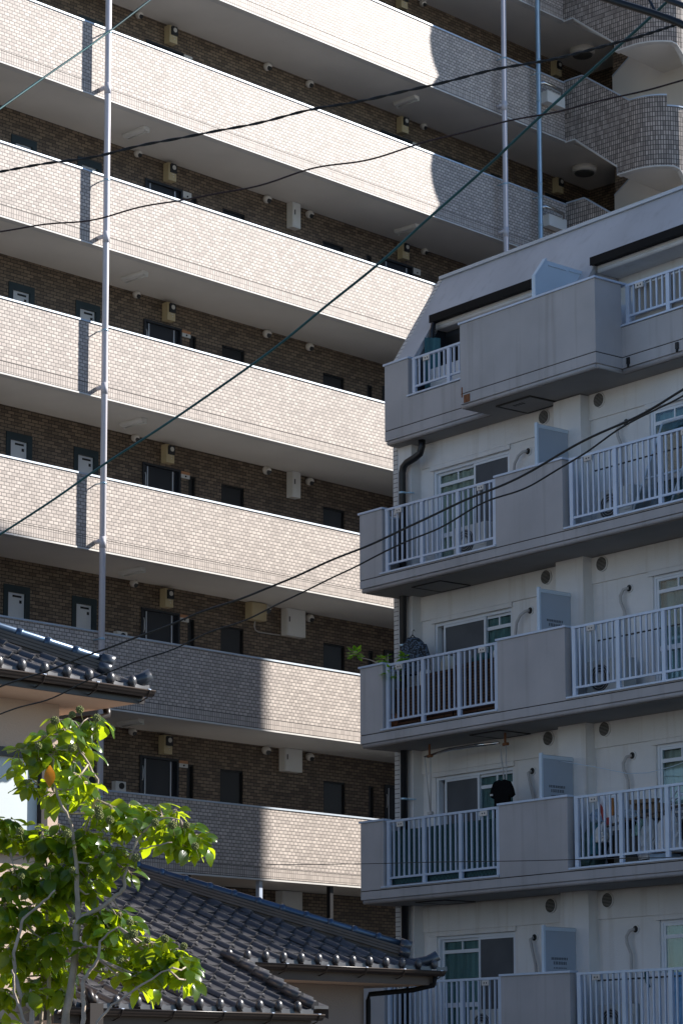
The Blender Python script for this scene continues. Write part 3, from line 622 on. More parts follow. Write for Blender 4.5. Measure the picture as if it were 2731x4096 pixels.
for i, z in enumerate(ZR):
    bal = MB()
    # slab edge, drip moulding, soffit, walls
    bal.box(-.66, VE, 0.0, .13, z-1.335, z-1.195, 0)
    bal.box(-.66, VE, .012, .13, z-1.195, z-1.178, 1)
    bal.box(-.66, -.03, 0, .13, z-1.178, z+.018, 0)
    for a, c in ((2.985, 4.62), (9.9, 11.4)): bal.box(a, c, 0, .13, z-1.178, z+.018, 0)
    for a, c in ((-.03, 2.985), (4.62, 9.9), (11.4, VE)): bal.box(a, c, 0, .13, z-1.178, z-1.16, 0)
    bal.box(-.66, -.53, .13, FY, z-1.335, z+.018, 0)
    b = bal.build('balcony', [M['grey'], M['groove']], RB)
    mb = MB(); mb.tube([(-.62, .05, z-1.375), (VE, .05, z-1.375)], .042, 10); mb.build('drip_moulding', M['grey'], b)
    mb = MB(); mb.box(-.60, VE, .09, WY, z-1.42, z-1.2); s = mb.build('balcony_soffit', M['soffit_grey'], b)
    for a, c in ((-.69, 0.0), (2.955, 4.65), (9.88, 11.42)):
        mb = MB(); mb.box(a, c, -.025, .155, z+.02, z+.055)
        if a < 0: mb.box(-.69, -.51, .155, FY, z+.02, z+.055)
        mb.build('parapet_coping', M['alu'], b)
    railing(0.01, 2.955, z, z-1.13, .06, b); railing(4.74, 9.86, z, z-1.13, .06, b); railing(11.45, VE, z, z-1.13, .06, b)
    for x in (.32, 2.5, 5.12, 7.3): bracket(x, z, .06, b)
    # escape hatch in the soffit
    if i in (0, 1, 2):
        hx = (.35, 1.95, .5)[i] if i != 0 else .45
        mb = MB(); mb.box(hx, hx+.72, .32, .98, z-1.432, z-1.421)
        h = mb.build('escape_hatch', M['soffit_grey'], s)
        mb = MB()
        for q in ((hx-.025, hx+.745, .295, .319), (hx-.025, hx+.745, .981, 1.005), (hx-.025, hx-.001, .32, .98), (hx+.721, hx+.745, .32, .98)):
            mb.box(q[0], q[1], q[2], q[3], z-1.438, z-1.4205)
        mb.build('hatch_frame', M['groove'], h)

# partition boards between flats
def stamp(o, x, z, y0):
    """rows of small dark characters printed on the board face"""
    mb = MB(); rs = random.Random(5)
    for row, (dz, ya, yb, h) in enumerate(((0, .20, .56, .045), (-.075, .25, .53, .055), (-.14, .25, .52, .02))):
        y = ya
        while y < yb:
            w = .03
            for q in range(3):
                mb.box(x+.001, x+.004, y0+y+w*.1, y0+y+w*.85, z+dz+h*q/3, z+dz+h*q/3+h*.16)
            c = rs.choice((.2, .45, .7)); mb.box(x+.001, x+.004, y0+y+w*c, y0+y+w*c+.007, z+dz, z+dz+h*.9)
            y += w*1.25
    mb.build('stamped_lettering', M['stamp'], o)
for i, z in enumerate(ZR[:4]):
    mb = MB(); mb.box(3.855, 3.885, .16, FY-.01, z-1.05, z+.80)
    p = mb.build('partition_board', M['board'], RB)
    mb = MB(); mb.box(3.84, 3.90, .12, .159, z-1.15, z+.82); mb.box(3.886, 3.895, .16, FY-.01, z+.735, z+.79); mb.build('board_frame', M['board_top'], p)
    if i == 0:
        mb = MB(); mb.box(3.886, 3.90, .32, .7, z+.12, z+.15); mb.build('board_clip', M['stamp'], p)
    else: stamp(p, 3.885, z+.265, .09)

# wall vents, sleeve holes with pipe lagging
def round_vent(x, z, y, r=.115):
    mb = MB(); mb.tube([(x, y-.001, z), (x, y-.03, z)], [r*1.14, r*1.1], 20); v = mb.build('wall_vent', M['wallsmooth'], RB)
    mb = MB(); mb.tube([(x, y-.031, z), (x, y-.034, z)], r, 20); g = mb.build('vent_grille', M['black'], v)
    mb = MB()
    for j in range(-4, 5):
        h = j*r/5; w = math.sqrt(max(0, r*r-h*h))*.93
        mb.box(x-w, x+w, y-.040, y-.0345, z+h-.004, z+h+.004)
    mb.build('vent_louvre', M['soffit_grey'], g)
def sleeve(x, z, pts, lagged=True):
    mb = MB(); mb.tube([(x, WY-.001, z), (x, WY-.02, z)], [.075, .07], 14); s = mb.build('pipe_sleeve', M['wallsmooth'], RB)
    mb = MB(); mb.tube([(x, WY-.0205, z), (x, WY-.024, z)], .056, 14); mb.build('sleeve_hole', M['black'], s)
    mb = MB(); mb.tube([(x+px, WY-.03-py, z+pz) for px, py, pz in pts], .026 if lagged else .018, 8); mb.build('pipe_lagging', M['hose'], s)
for i, z in enumerate(ZR):
    round_vent(3.10, z+1.22, WY-.03); round_vent(4.45, z+1.23, WY-.03)
    a = [(-.01,0,0), (-.05,.06,-.01), (-.14,.09,-.07), (-.24,.09,-.19), (-.29,.07,-.36), (-.29,.06,-1.2)]
    bb = [(-.01,0,0), (-.04,.05,-.03), (.02,.06,-.22), (.10,.06,-.48), (.12,.05,-1.2)]
    cc = [(0,0,0), (-.06,.06,-.02), (-.13,.07,-.12), (-.13,.06,-.22), (-.05,.05,-.40), (-.04,.05,-1.25)]
    sleeve(2.66, z+.71, a if i < 2 else bb); sleeve(5.05, z+.73, cc)

# windows
def sash_window(x0, x1, z0, z1, mull, style, cur_l, cur_r, name='balcony_window'):
    y = WY+.03; t = .05
    mb = MB()
    for q in ((x0, x0+t, z0, z1), (x1-t, x1, z0, z1), (x0+t, x1-t, z1-t, z1), (x0+t, x1-t, z0, z0+t)): mb.box(q[0], q[1], y, y+.11, q[2], q[3])
    w = mb.build(name, M['frame_white'], RB)
    gl = MB(); sa = MB(); sc = MB()
    def sash(a, c, yy, transom, screen=False):
        f = .045
        for q in ((a, a+f, z0+t, z1-t), (c-f, c, z0+t, z1-t), (a+f, c-f, z1-t-f, z1-t), (a+f, c-f, z0+t, z0+t+f)): sa.box(q[0], q[1], yy, yy+.03, q[2], q[3])
        if transom and not screen:
            zt = z1-.27; sa.box(a+f, c-f, yy, yy+.03, zt-.03, zt+.03); sa.box((a+c)/2-.015, (a+c)/2+.015, yy, yy+.03, zt+.03, z1-t-f)
            zt = z0+.72; sa.box(a+f, c-f, yy, yy+.03, zt-.04, zt+.04)
        if screen: sc.box(a+f, c-f, yy+.012, yy+.016, z0+t+f, z1-t-f)
        else: gl.box(a+f, c-f, yy+.012, yy+.018, z0+t+f, z1-t-f)
    if style == 'screen_right': sash(x0+t, mull+.03, y+.06, True); sash(mull-.02, x1-t, y+.015, False, True)
    elif style == 'screen_left': sash(x0+.2, mull+.03, y+.015, False, True); sash(mull-.02, x1-t, y+.06, True)
    else: sash(x0+t, mull+.03, y+.015, True); sash(mull-.02, x1-t, y+.06, True)
    sa.build('sash_frame', M['frame_white'], w); gl.build('window_glass', M['glass'], w)
    if sc.v: sc.build('insect_screen', M['screen'], w)
    for a, c, cm in ((x0+t, mull, cur_l), (mull, x1-t, cur_r)):
        if cm is None: continue
        mb = MB(); nn = int((c-a)/.02)
        mb.grid(lambda s, v: (a+(c-a)*s, y+.11+.022*sin(s*nn*.55)+.012*sin(s*nn*1.3+1), z0+.06+(z1-z0-.16)*v), nn, 1)
        mb.build('curtain', cm, w)
sty = ['screen_right', 'screen_left', 'screen_left', 'screen_right', 'plain']
for i, z in enumerate(ZR[:4]):
    mull = (1.19, 1.41, 1.20, 1.19)[i]
    sash_window(.12, 2.16, z-1.08, z+.84, mull, sty[i], (M['curtain_cream'], M['curtain_grey'], M['curtain_grey'], M['curtain_teal'])[i], (None, M['curtain_teal'], M['curtain_teal'], M['curtain_grey'])[i])
    sash_window(5.57, 7.60, z-1.08, z+.85, 6.55, 'plain', (M['curtain_teal'], M['curtain_teal'], M['curtain_cream'], M['curtain_deep'])[i], M['curtain_deep'])
    for a, c in ((.07, 2.20), (5.5, 7.66)):
        mb = MB(); mb.box(a, c, WY-.035, WY-.002, z+.845, z+.925); mb.build('window_hood', M['wallcream'], RB)

# top storey: set-back parapet, bump-out panel, mansard with two dormer recesses
ZT, YT = 14.69, .55
mb = MB()
mb.box(-.6, VE, YT, YT+.13, 13.30, 13.475, 0); mb.box(-.6, VE, YT+.012, YT+.13, 13.475, 13.492, 1)
mb.box(-.6, .06, YT, YT+.13, 13.492, ZT+.018, 0); mb.box(.06, VE, YT, YT+.13, 13.492, 13.99, 0)
mb.box(-.6, -.47, YT+.13, 1.9, 13.30, ZT+.018, 0)
top = mb.build('balcony', [M['grey'], M['groove']], RB)
mb = MB()
mb.box(2.17, 5.50, -.05, .08, 13.30, 13.475, 0); mb.box(2.17, 5.50, -.038, .08, 13.475, 13.492, 1); mb.box(2.17, 5.50, -.05, .08, 13.492, ZT+.03, 0)
for a, c in ((2.17, 2.30), (5.37, 5.50)): mb.box(a, c, .08, YT-.001, 13.30, 13.475, 0); mb.box(a+.012, c-.012, .08, YT-.001, 13.475, 13.492, 1); mb.box(a, c, .08, YT-.001, 13.492, ZT+.03, 0)
bp = mb.build('bay_parapet', [M['grey'], M['groove']], RB)
mb = MB(); mb.tube([(2.19, 0, 13.262), (5.46, 0, 13.262)], .042, 10); mb.tube([(5.45, 0, 13.262), (5.45, YT+.05, 13.262)], .042, 10); mb.build('drip_moulding', M['grey'], bp)
mb = MB(); mb.box(2.14, 5.53, -.075, .11, ZT+.031, ZT+.066); mb.box(5.35, 5.53, .11, YT+.12, ZT+.031, ZT+.066); mb.box(2.14, 2.32, .11, YT+.12, ZT+.031, ZT+.066); mb.build('parapet_coping', M['alu'], bp)
mb = MB(); mb.box(2.26, 2.42, -.056, -.051, 13.31, 13.45); mb.box(2.20, 2.23, -.056, -.051, 13.42, 13.60); mb.build('rust_stain', M['rust'], bp)
mb = MB(); mb.tube([(-.56, YT+.05, 13.262), (2.25, YT+.05, 13.262)], .042, 10); mb.tube([(5.45, YT+.05, 13.262), (VE, YT+.05, 13.262)], .042, 10); mb.build('drip_moulding', M['grey'], top)
mb = MB(); mb.box(-.58, 2.2, YT+.09, 2.0, 13.22, 13.32); mb.box(5.48, VE, YT+.09, 2.0, 13.22, 13.32); mb.box(2.2, 5.48, .03, 2.0, 13.22, 13.32)
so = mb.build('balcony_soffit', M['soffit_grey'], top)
mb = MB(); mb.box(2.75, 3.55, .30, .98, 13.206, 13.219); h = mb.build('escape_hatch', M['soffit_grey'], so)
mb = MB()
for q in ((2.72, 3.58, .27, .299), (2.72, 3.58, .981, 1.01), (2.72, 2.749, .30, .98), (3.551, 3.58, .30, .98)): mb.box(q[0], q[1], q[2], q[3], 13.196, 13.2195)
for j in range(4): mb.box(2.95+.07*j, 2.98+.07*j, .45, .52, 13.200, 13.2055)
mb.build('hatch_frame', M['groove'], h)
mb = MB(); mb.box(-.63, .09, YT-.025, YT+.155, ZT+.02, ZT+.055); mb.box(-.63, -.44, YT+.155, 1.4, ZT+.02, ZT+.055); mb.build('parapet_coping', M['alu'], top)
railing(.13, 2.12, ZT, 14.03, YT+.06, top); railing(5.56, VE, ZT, 14.03, YT+.06, top)
bracket(.47, ZT, YT+.06, top); bracket(5.82, ZT, YT+.06, top); bracket(1.98, ZT, YT+.06, top)
for x in (5.62, 6.72): 
    mb = MB(); mb.box(x, x+.06, YT-.03, YT-.001, 13.34, 13.45); mb.tube([(x+.03, YT-.02, 13.34), (x+.03, YT-.02, 13.29)], .02, 6); mb.build('drain_clip', M['black'], top)
mb = MB(); mb.grid(lambda s, v: (2.9*s, .012*sin(s*40), .60*v), 40, 3); o = mb.build('screen_sheet', M['screen_beige'], None, loc=wr(5.68, YT+.14, 14.06)); o.rotation_euler = (0,0,RZR); tag(o, 'beige grey sheet tied behind the topmost right railing', 'screen sheet')
# mansard
MZ0, MY0, MZ1, MY1 = 13.3, .0, 16.64, 1.97
SL = (1.97-.83)/(16.64-14.86)
def my(z): return .83 + (z-14.86)*SL
mb = MB()
def mpanel(x0, x1, z0, z1, th=.16):
    mb.prism([(my(z0), z0), (my(z1), z1), (my(z1)+th*1.2, z1), (my(z0)+th*1.2, z0)], 'x', x0, x1, 0)
ZB = 14.60
EZ = 15.66
mpanel(-.60, -.07, ZB, EZ); mpanel(3.35, 4.15, ZB, EZ); mpanel(9.2, 10.0, ZB, EZ); mpanel(-.60, VE, EZ, MZ1)
for x in (3.351, 4.12, 9.201): mb.prism([(.76, 13.33), (my(ZB)+.1, ZB), (my(EZ)+.1, EZ), (1.84, EZ), (1.84, 13.33)], 'x', x, x+.03, 0)
mb.box(-.6, VE, MY1+.02, 9.8, 16.40, 16.62, 0)
mans = mb.build('mansard_roof', M['roofgrey'], RB)
mb = MB(); mb.prism([(.76, 13.33), (my(ZB)+.1, ZB), (my(EZ)+.1, EZ), (1.84, EZ), (1.84, 13.33)], 'x', -.1, -.07, 0); mb.build('dormer_cheek', M['door_dark'], mans)
mb = MB(); mb.box(-.66, VE, MY1-.05, MY1+.12, MZ1, MZ1+.06); mb.build('roof_coping', M['cap'], mans)
mb = MB(); mb.prism([(.84, 13.255), (.84, 14.86), (my(MZ1)-.012, MZ1-.002), (9.9, MZ1-.002), (9.9, 13.255)], 'x', -.72, -.601); mb.build('gable_tile', M['tile_white'], mans)
mb = MB(); mb.box(-.1, VE, 1.85, 1.98, 13.3, 16.38); tw = mb.build('dormer_wall', M['wallsmooth'], mans)
for x0, x1 in ((-.07, 3.35), (4.15, 9.2)):
    yg = my(EZ)
    mb = MB(); mb.box(x0-.03, x1+.03, yg-.14, yg-.01, EZ-.12, EZ-.0); mb.box(x0-.03, x1+.03, yg-.15, yg-.14, EZ-.13, EZ+.015); g = mb.build('dormer_gutter', M['gutter_black'], mans)
    mb = MB(); mb.box(x0+.0, x1, yg+.0, 1.85, EZ-.24, EZ-.10); mb.tube([(x0+.02, yg+.02, EZ-.20), (x1, yg+.02, EZ-.20)], .045, 8); mb.build('dormer_soffit', M['wallsmooth'], mans)
# dormer details
mb = MB(); mb.box(-.06, .62, 1.55, 1.845, 13.4, 15.40); w = mb.build('dormer_window', M['door_dark'], mans)
mb = MB(); mb.box(-.02, .58, 1.535, 1.549, 13.5, 15.3); mb.build('window_glass', M['dark_win'], w)
mb = MB(); mb.grid(lambda s, v: (.0+.16*s, 1.0+.25*s+.03*sin(s*16), 13.6+1.6*v), 14, 1); mb.build('curtain', M['curtain_deep'], w)
mb = MB(); mb.tube([(.02, 1.2, 15.5), (.02, 1.16, 15.35), (.02, 1.1, 13.4)], .045, 8); mb.build('dormer_drain', M['drain'], mans)
mb = MB(); mb.box(6.25, 7.9, 1.80, 1.845, 13.6, 15.42); w = mb.build('dormer_window', M['frame_white'], mans)
mb = MB(); mb.box(6.33, 7.0, 1.785, 1.799, 13.7, 15.05); mb.box(6.33, 7.0, 1.785, 1.799, 15.12, 15.35); mb.box(7.06, 7.82, 1.785, 1.799, 13.7, 15.35); mb.build('window_glass', M['dark_win'], w)
mb = MB(); mb.tube([(5.72, 1.845, 15.1), (5.70, 1.76, 15.11), (5.60, 1.72, 15.06), (5.52, 1.72, 14.95), (5.50, 1.74, 14.3)], .04, 8); mb.build('pipe_lagging', M['hose'], mans)
# top-storey partition with clipped corner
mb = MB(); mb.prism([(.15, 13.5), (.15, 15.2), (.39, 15.53), (1.38, 15.50), (1.30, 15.36), (1.0, 14.9), (.9, 13.5)], 'x', 3.84, 3.88)
p = mb.build('partition_board', M['board_top'], RB)
mb = MB(); mb.prism([(.12, 13.5), (.12, 15.21), (.38, 15.56), (.40, 15.53), (.151, 15.19), (.151, 13.5)], 'x', 3.82, 3.905)
for a, c in ((.45, .85), (.93, 1.30)): mb.box(3.881, 3.895, a, c, 15.44, 15.465)
mb.build('board_frame', M['board_top'], p)
mb = MB(); mb.box(3.881, 3.90, .35, .5, 14.83, 14.87); mb.build('board_clip', M['stamp'], p)

# black drain pipe on the end fin
t = empty('drain_pipe', wr(-.345, .74, 0), RZR); tag(t, 'black drain pipe running down the end of the grey balconies', 'drain pipe')
mb = MB(); mb.tube([(0,0,0), (0,0,12.70), (.03,0,12.80), (.12,0,12.86), (.32,.03,12.92), (.44,.05,12.98), (.48,.06,13.1), (.48,.06,13.22)], .066, 12); mb.build('pipe', M['drain'], t)
for z in ZR[:4]:
    mb = MB(); mb.tube([(0,0,z+.46), (0,0,z+.50)], .071, 12); mb.tube([(.05,.0,z+.48), (.22,.09,z+.46)], .014, 6); mb.build('pipe_clip', M['steel'], t)

# ------------------------------------------------------------------ things on the balconies
def ac_unit(x, y, z, w, lab, rot=0.0):
    t = empty('air_conditioner', wr(x, y, z), RZR+rot); tag(t, lab, 'air conditioner', 'outdoor air conditioner units')
    mb = MB(); mb.box(0, w, 0, .28, .06, .62); mb.build('casing', M['ac'], t)
    mb = MB(); mb.tube([(w*.36,-.001,.33), (w*.36,-.014,.33)], .225, 24); g = mb.build('fan_grille', M['ac_grill'], t)
    mb = MB()
    for q in range(1, 6):
        rr = .225*q/5.2
        pts = [(w*.36+rr*cos(a*pi/10), -.02, .33+rr*sin(a*pi/10)) for a in range(21)]
        mb.tube(pts, .004, 4, cap=False)
    mb.tube([(w*.36,-.015,.33), (w*.36,-.024,.33)], .075, 14); mb.build('fan_guard', M['ac'], g)
    mb = MB(); mb.box(.08, .14, -.02, .3, 0, .06); mb.box(w-.14, w-.08, -.02, .3, 0, .06); mb.build('foot', M['black'], t)
    mb = MB(); mb.box(w-.16, w-.03, -.012, -.001, .22, .46); mb.build('valve_cover', M['ac'], t)
fl = lambda i: ZR[i]-1.1
ac_unit(1.24, .58, fl(0), .85, 'white air conditioner with round fan behind the top left railing')
ac_unit(4.79, .62, fl(0), .80, 'white air conditioner behind the top right railing')
ac_unit(4.48, .62, fl(1), .85, 'pale air conditioner behind the right railing above the cluttered balcony')
ac_unit(1.55, .58, fl(3), .85, 'white air conditioner behind the bottom left railing')
ac_unit(4.60, .62, fl(3), .85, 'shadowed air conditioner left of the hung sheets at the bottom')

def rod(name, lab, cat, pts, r, mat):
    mb = MB(); o = wr(*pts[0]); mb.tube([Vector(wr(*p))-Vector(o) for p in pts], r, 8)
    return tag(mb.build(name, mat, None, loc=o), lab, cat)
rod('laundry_pole', 'thin dark laundry pole behind the top right railing', 'laundry pole', [(5.0,.35,ZR[0]-.2),(8.8,.35,ZR[0]-.17)], .014, M['drain'])
rod('laundry_pole', 'thin dark laundry pole behind the right railing of the second balcony row', 'laundry pole', [(5.0,.35,ZR[1]-.22),(8.8,.35,ZR[1]-.2)], .014, M['drain'])
rod('laundry_pole', 'thin dark laundry pole behind the bottom right railing', 'laundry pole', [(4.95,.3,ZR[3]-.11),(8.8,.3,ZR[3]-.09)], .014, M['drain'])

# hanging drying frame under the third soffit
z = ZR[2]
t = empty('drying_rack', wr(.5, .55, z+1.3), RZR); tag(t, 'old metal drying rack hung under the soffit with a foil wrapped pole', 'drying rack')
mb = MB(); mb.tube([(-.05,0,-.16), (.6,0,-.10), (1.3,0,-.10), (1.9,0,-.12)], [.018,.028,.034,.024], 8); mb.build('wrapped_pole', M['chrome'], t)
for x in (.08, 2.05):
    mb = MB(); mb.tube([(x,0,.05), (x,0,-.16)], .02, 8); mb.tube([(x-.05,0,-.16), (x+.07,0,-.16)], .028, 8); mb.build('ceiling_hanger', M['rust'], t)
    mb = MB(); mb.tube([(x-.13,0,-.16), (x+.01,.0,-1.14)], .013, 6); mb.tube([(x+.02,0,-.16), (x+.02,0,-1.14)], .013, 6); mb.box(x-.04, x+.07, -.03, .03, -1.19, -1.14); mb.build('hanger_arm', M['hose'], t)
# black t-shirt
mb = MB()
ol = [(-.19,-.28),(.20,-.28),(.20,.02),(.20,.33),(.245,.26),(.325,.31),(.29,.43),(.21,.575),(.08,.62),(0,.595),(-.08,.62),(-.21,.575),(-.29,.43),(-.325,.31),(-.245,.26),(-.20,.33),(-.20,.02)]
ol = [(x*.74, zz if zz < 0 else zz*.86) for x, zz in ol]
mb.prism(ol, 'y', -.035, .035)
t = mb.build('t_shirt', M['cloth_black'], None, loc=wr(2.52, .5, z+.0)); t.rotation_euler = (0, 0, RZR+.25); tag(t, 'black t-shirt hung on the drying rack in front of a window', 't-shirt')
mb = MB(); 
for q in range(5): mb.box(-.225+.012*q, -.217+.012*q, -.042, -.0355, .265+.008*(q%2), .30)
mb.build('sleeve_print', M['plate'], t)

# green mesh sheet tied behind the third-row left railing
mb = MB(); mb.grid(lambda s, v: (2.86*s, .012*sin(s*60)+.01*sin(v*7), .94*v), 60, 6)
m_, nt_, b_ = newmat('teal_mesh_sheet')
br = N(nt_, 'ShaderNodeTexChecker'); br.inputs['Scale'].default_value = 24; br.inputs[1].default_value = (.012,.045,.048,1); br.inputs[2].default_value = (.02,.075,.08,1)
tc = N(nt_, 'ShaderNodeTexCoord'); nt_.links.new(tc.outputs['UV'], br.inputs[0]); nt_.links.new(br.outputs[0], b_.inputs[0]); b_.inputs['Roughness'].default_value = .8
o = mb.build('screen_sheet', m_, None, loc=wr(.05, .13, z-1.1)); o.rotation_euler = (0,0,RZR); tag(o, 'dark teal chequered sheet tied behind the railing under the t-shirt', 'screen sheet')

# second row left: plants, jacket, slatted boxes
z = ZR[1]
def leafy(mb, c, r, n, L, rs):
    for i in range(n):
        a = rs.uniform(0, 2*pi); el = rs.uniform(-.4, 1.0); d = Vector((cos(a)*cos(el), sin(a)*cos(el), sin(el)))
        p = Vector(c) + d*r*rs.uniform(.2, 1); sd = d.cross(Vector((0,0,1))).normalized(); l = L*rs.uniform(.7,1.2); w = l*.3
        dn = d + Vector((0,0,-.35)); dn.normalize()
        q = [p, p+dn*l*.45+sd*w, p+dn*l, p+dn*l*.45-sd*w]
        mb.face([tuple(x) for x in (q[0], q[1], q[2])], 0); mb.face([tuple(x) for x in (q[0], q[2], q[3])], 0)
rs = random.Random(3)
t = empty('potted_plant', wr(-.3, .12, z+.05), RZR); tag(t, 'leafy plant with one long stem reaching past the balcony corner', 'potted plant')
mb = MB(); mb.tube([(.32,.16,-1.1), (.18,.1,-.3), (-.02,.0,.05), (-.2,-.05,.13), (-.44,-.1,.2)], [.014,.012,.01,.008,.006], 6); mb.build('stem', M['bark'], t)
mb = MB(); leafy(mb, (-.52,-.1,.26), .10, 56, .115, rs); leafy(mb, (.12,.0,.08), .11, 40, .11, rs); leafy(mb, (.6,.1,.06), .10, 34, .11, rs); leafy(mb, (.36,.02,-.22), .16, 40, .13, rs); leafy(mb, (-.02,.05,-.35), .1, 16, .1, rs); mb.build('foliage', M['leaf_small'], t)
mb = MB(); mb.tube([(.32,.16,-1.15), (.32,.16,-.9)], [.1,.14], 14); mb.build('pot', M['rust'], t)

m_, nt_, b_ = newmat('blue_black_pattern_cloth')
f = noise(nt_, 26, detail=3, sc=(1,1,1.6)); r_ = N(nt_, 'ShaderNodeValToRGB'); r_.color_ramp.interpolation = 'CONSTANT'
r_.color_ramp.elements[0].color = (.012,.015,.02,1); r_.color_ramp.elements[1].position = .52; r_.color_ramp.elements[1].color = (.09,.13,.19,1)
nt_.links.new(f, r_.inputs[0]); nt_.links.new(r_.outputs[0], b_.inputs[0]); b_.inputs['Roughness'].default_value = .8
mb = MB()
def jacket(s, v, sg):
    w = .27 if v < .72 else .27 - .17*((v-.72)/.28)**1.5
    return ((s-.5)*2*w + .02*sin(v*9), sg*(.10*math.sqrt(max(0, 1-(2*s-1)**2)) + .012*sin(s*23+v*6)), v*.66)
for sg in (1, -1): mb.grid(lambda s, v: jacket(s, v, sg), 16, 14)
mb.tube([(.25,0,.50), (.33,0,.3), (.35,-.02,.05)], [.06,.055,.045], 8)
t = mb.build('jacket', m_, None, loc=wr(.08, .6, z-.12)); t.rotation_euler = (0,0,RZR+.2); tag(t, 'blue and black patterned jacket hanging beside the black drain pipe', 'jacket')
mb = MB(); mb.tube([(-.1,0,.62), (0,0,.72), (.1,0,.62)], .012, 6); mb.tube([(0,0,.72), (0,0,.78), (.03,0,.81), (.05,0,.78)], .006, 6); mb.build('clothes_hanger', M['drain'], t)

m_, nt_, b_ = newmat('dark_wood_slat')
wv = N(nt_, 'ShaderNodeTexBrick'); wv.inputs['Scale'].default_value = 1; wv.inputs['Brick Width'].default_value = .6; wv.inputs['Row Height'].default_value = .055; wv.inputs['Mortar Size'].default_value = .008
b_.inputs['Specular IOR Level'].default_value = .1; wv.inputs['Color1'].default_value = (.085,.042,.024,1); wv.inputs['Color2'].default_value = (.055,.028,.018,1); wv.inputs['Mortar'].default_value = (.005,.004,.004,1)
tc = N(nt_, 'ShaderNodeTexCoord'); nt_.links.new(tc.outputs['UV'], wv.inputs[0]); nt_.links.new(wv.outputs[0], b_.inputs[0])
for (x0, x1, h, lab) in ((.05, .72, .70, 'low brown slatted screen behind the plant railing'), (.76, 1.58, .88, 'middle brown slatted screen below the grey window screen'), (1.62, 2.9, .93, 'tall brown slatted screen left of the solid grey panel')):
    mb = MB(); mb.box(0, x1-x0, 0, .03, 0, h); o = mb.build('slatted_screen', m_, None, loc=wr(x0, .22, z-1.12)); o.rotation_euler = (0,0,RZR); tag(o, lab, 'slatted screen', 'brown slatted screens')
for (x, w, h, zz, mt, lab) in ((.5, .28, .26, -.40, 'white_box', 'white storage bin behind the plant railing'), (1.1, .3, .26, -.24, 'curtain_cream', 'floral cream bag on top of the slatted screen'), (1.9, .42, .16, -.19, 'cable_teal', 'dark blue folded cloth behind the second row railing'), (2.45, .35, .2, -.2, 'white_box', 'white bundle beside the solid grey panel')):
    mb = MB(); n_ = 10
    mb.grid(lambda s, v: (w*.5*cos(2*pi*s)*(1-.25*abs(2*v-1)**3), .12*sin(2*pi*s)*(1-.25*abs(2*v-1)**3), h*v+.01*sin(9*s)), n_, 5)
    mb.face([(w*.5*.75*cos(2*pi*i/n_), .12*.75*sin(2*pi*i/n_), h) for i in range(n_)])
    o = mb.build('storage_bundle', M[mt], None, loc=wr(x+w/2, .42, z+zz)); o.rotation_euler = (0,0,RZR); tag(o, lab, 'bundle')
    mb = MB(); mb.box(-w*.3, w*.3, -.1, .1, -(1.1+zz), -.002); mb.build('bundle_base', M[mt], o)

# first row right: screen door leaning on the wall
z = ZR[0]
t = empty('leaning_screen_door', wr(5.60, .42, fl(0)), RZR); tag(t, 'spare screen door leaning behind the top right railing', 'screen door')
mb = MB()
P_ = lambda s, v: Vector((.02+.36*v+.86*s, .12+.42*v, 1.60*v))
def bar(a, c): mb.tube([P_(*a), P_(*c)], .022, 4)
bar((0,0),(0,1)); bar((1,0),(1,1)); bar((0,1),(1,1)); bar((0,0),(1,0)); bar((0,.42),(1,.42)); mb.build('door_frame', M['board_top'], t)
mb = MB(); mb.grid(lambda s, v: P_(s, v)+Vector((0,.01,0)), 1, 1); mb.build('door_mesh', glassmat('thin_mesh', (.45,.5,.52)), t)

# third row right: heap of belongings
z = ZR[2]
def sack(name, lab, cat, x, y, z0, w, d, h, mat, lean=0.0, seed=0, grp=None):
    """a crumpled, faceted bag: slumped base, creased sides, gathered top"""
    rs = random.Random(seed); mb = MB(); nu, nv = 18, 9
    sq = rs.uniform(.55, .8); ph = [rs.uniform(0, 6) for _ in range(4)]
    jit = [[rs.uniform(-1, 1) for _ in range(nu)] for _ in range(nv+1)]
    def fn(s, v):
        i = int(round(s*nu)) % nu; j = int(round(v*nv)); a = 2*pi*s
        r = (.93, 1.0, 1.0, .98, .95, .90, .82, .68, .42, .12)[j]
        c, q = cos(a), sin(a); c = math.copysign(abs(c)**sq, c); q = math.copysign(abs(q)**sq, q)
        k = r*(1 + .10*sin(3*a+ph[0]+2.5*v) + .13*jit[j][i])
        return (w/2*k*c + lean*v + .03*sin(4*v+ph[1]), d/2*k*q, h*(v + .05*jit[j][(i*5) % nu]*(v > .01)))
    mb.grid(fn, nu, nv, smooth=False)
    o = mb.build(name, mat, None, loc=wr(x, y, z0)); o.rotation_euler = (0,0,RZR); return tag(o, lab, cat, grp)
col = lambda n, c, v=.25: M.setdefault(n, paint(n, c, .7, v, 8))
f2 = fl(2)
sack('bin_bag', 'dark green full bag behind the first bars of the cluttered balcony', 'bag', 4.72, .42, f2, .42, .36, .78, col('cloth_green', (.06,.12,.115)), .1, 1)
sack('plastic_bag', 'pale blue rounded bag on top of the green bag', 'bag', 4.84, .5, f2+.70, .36, .3, .24, col('bag_blue', (.30,.42,.55)), .0, 2)
sack('plastic_bag', 'crumpled white plastic bag hanging low by the second post', 'bag', 5.13, .25, f2+.36, .24, .18, .30, M['white_box'], .05, 3)
sack('plastic_bag', 'white bag with a blue band near the right frame edge', 'bag', 6.52, .34, f2+.10, .42, .3, .62, M['white_box'], .06, 4)
sack('plastic_bag', 'pale grey sack beside the third post of the cluttered balcony', 'bag', 6.12, .36, f2+.02, .34, .3, .66, M['ac'], -.05, 5)
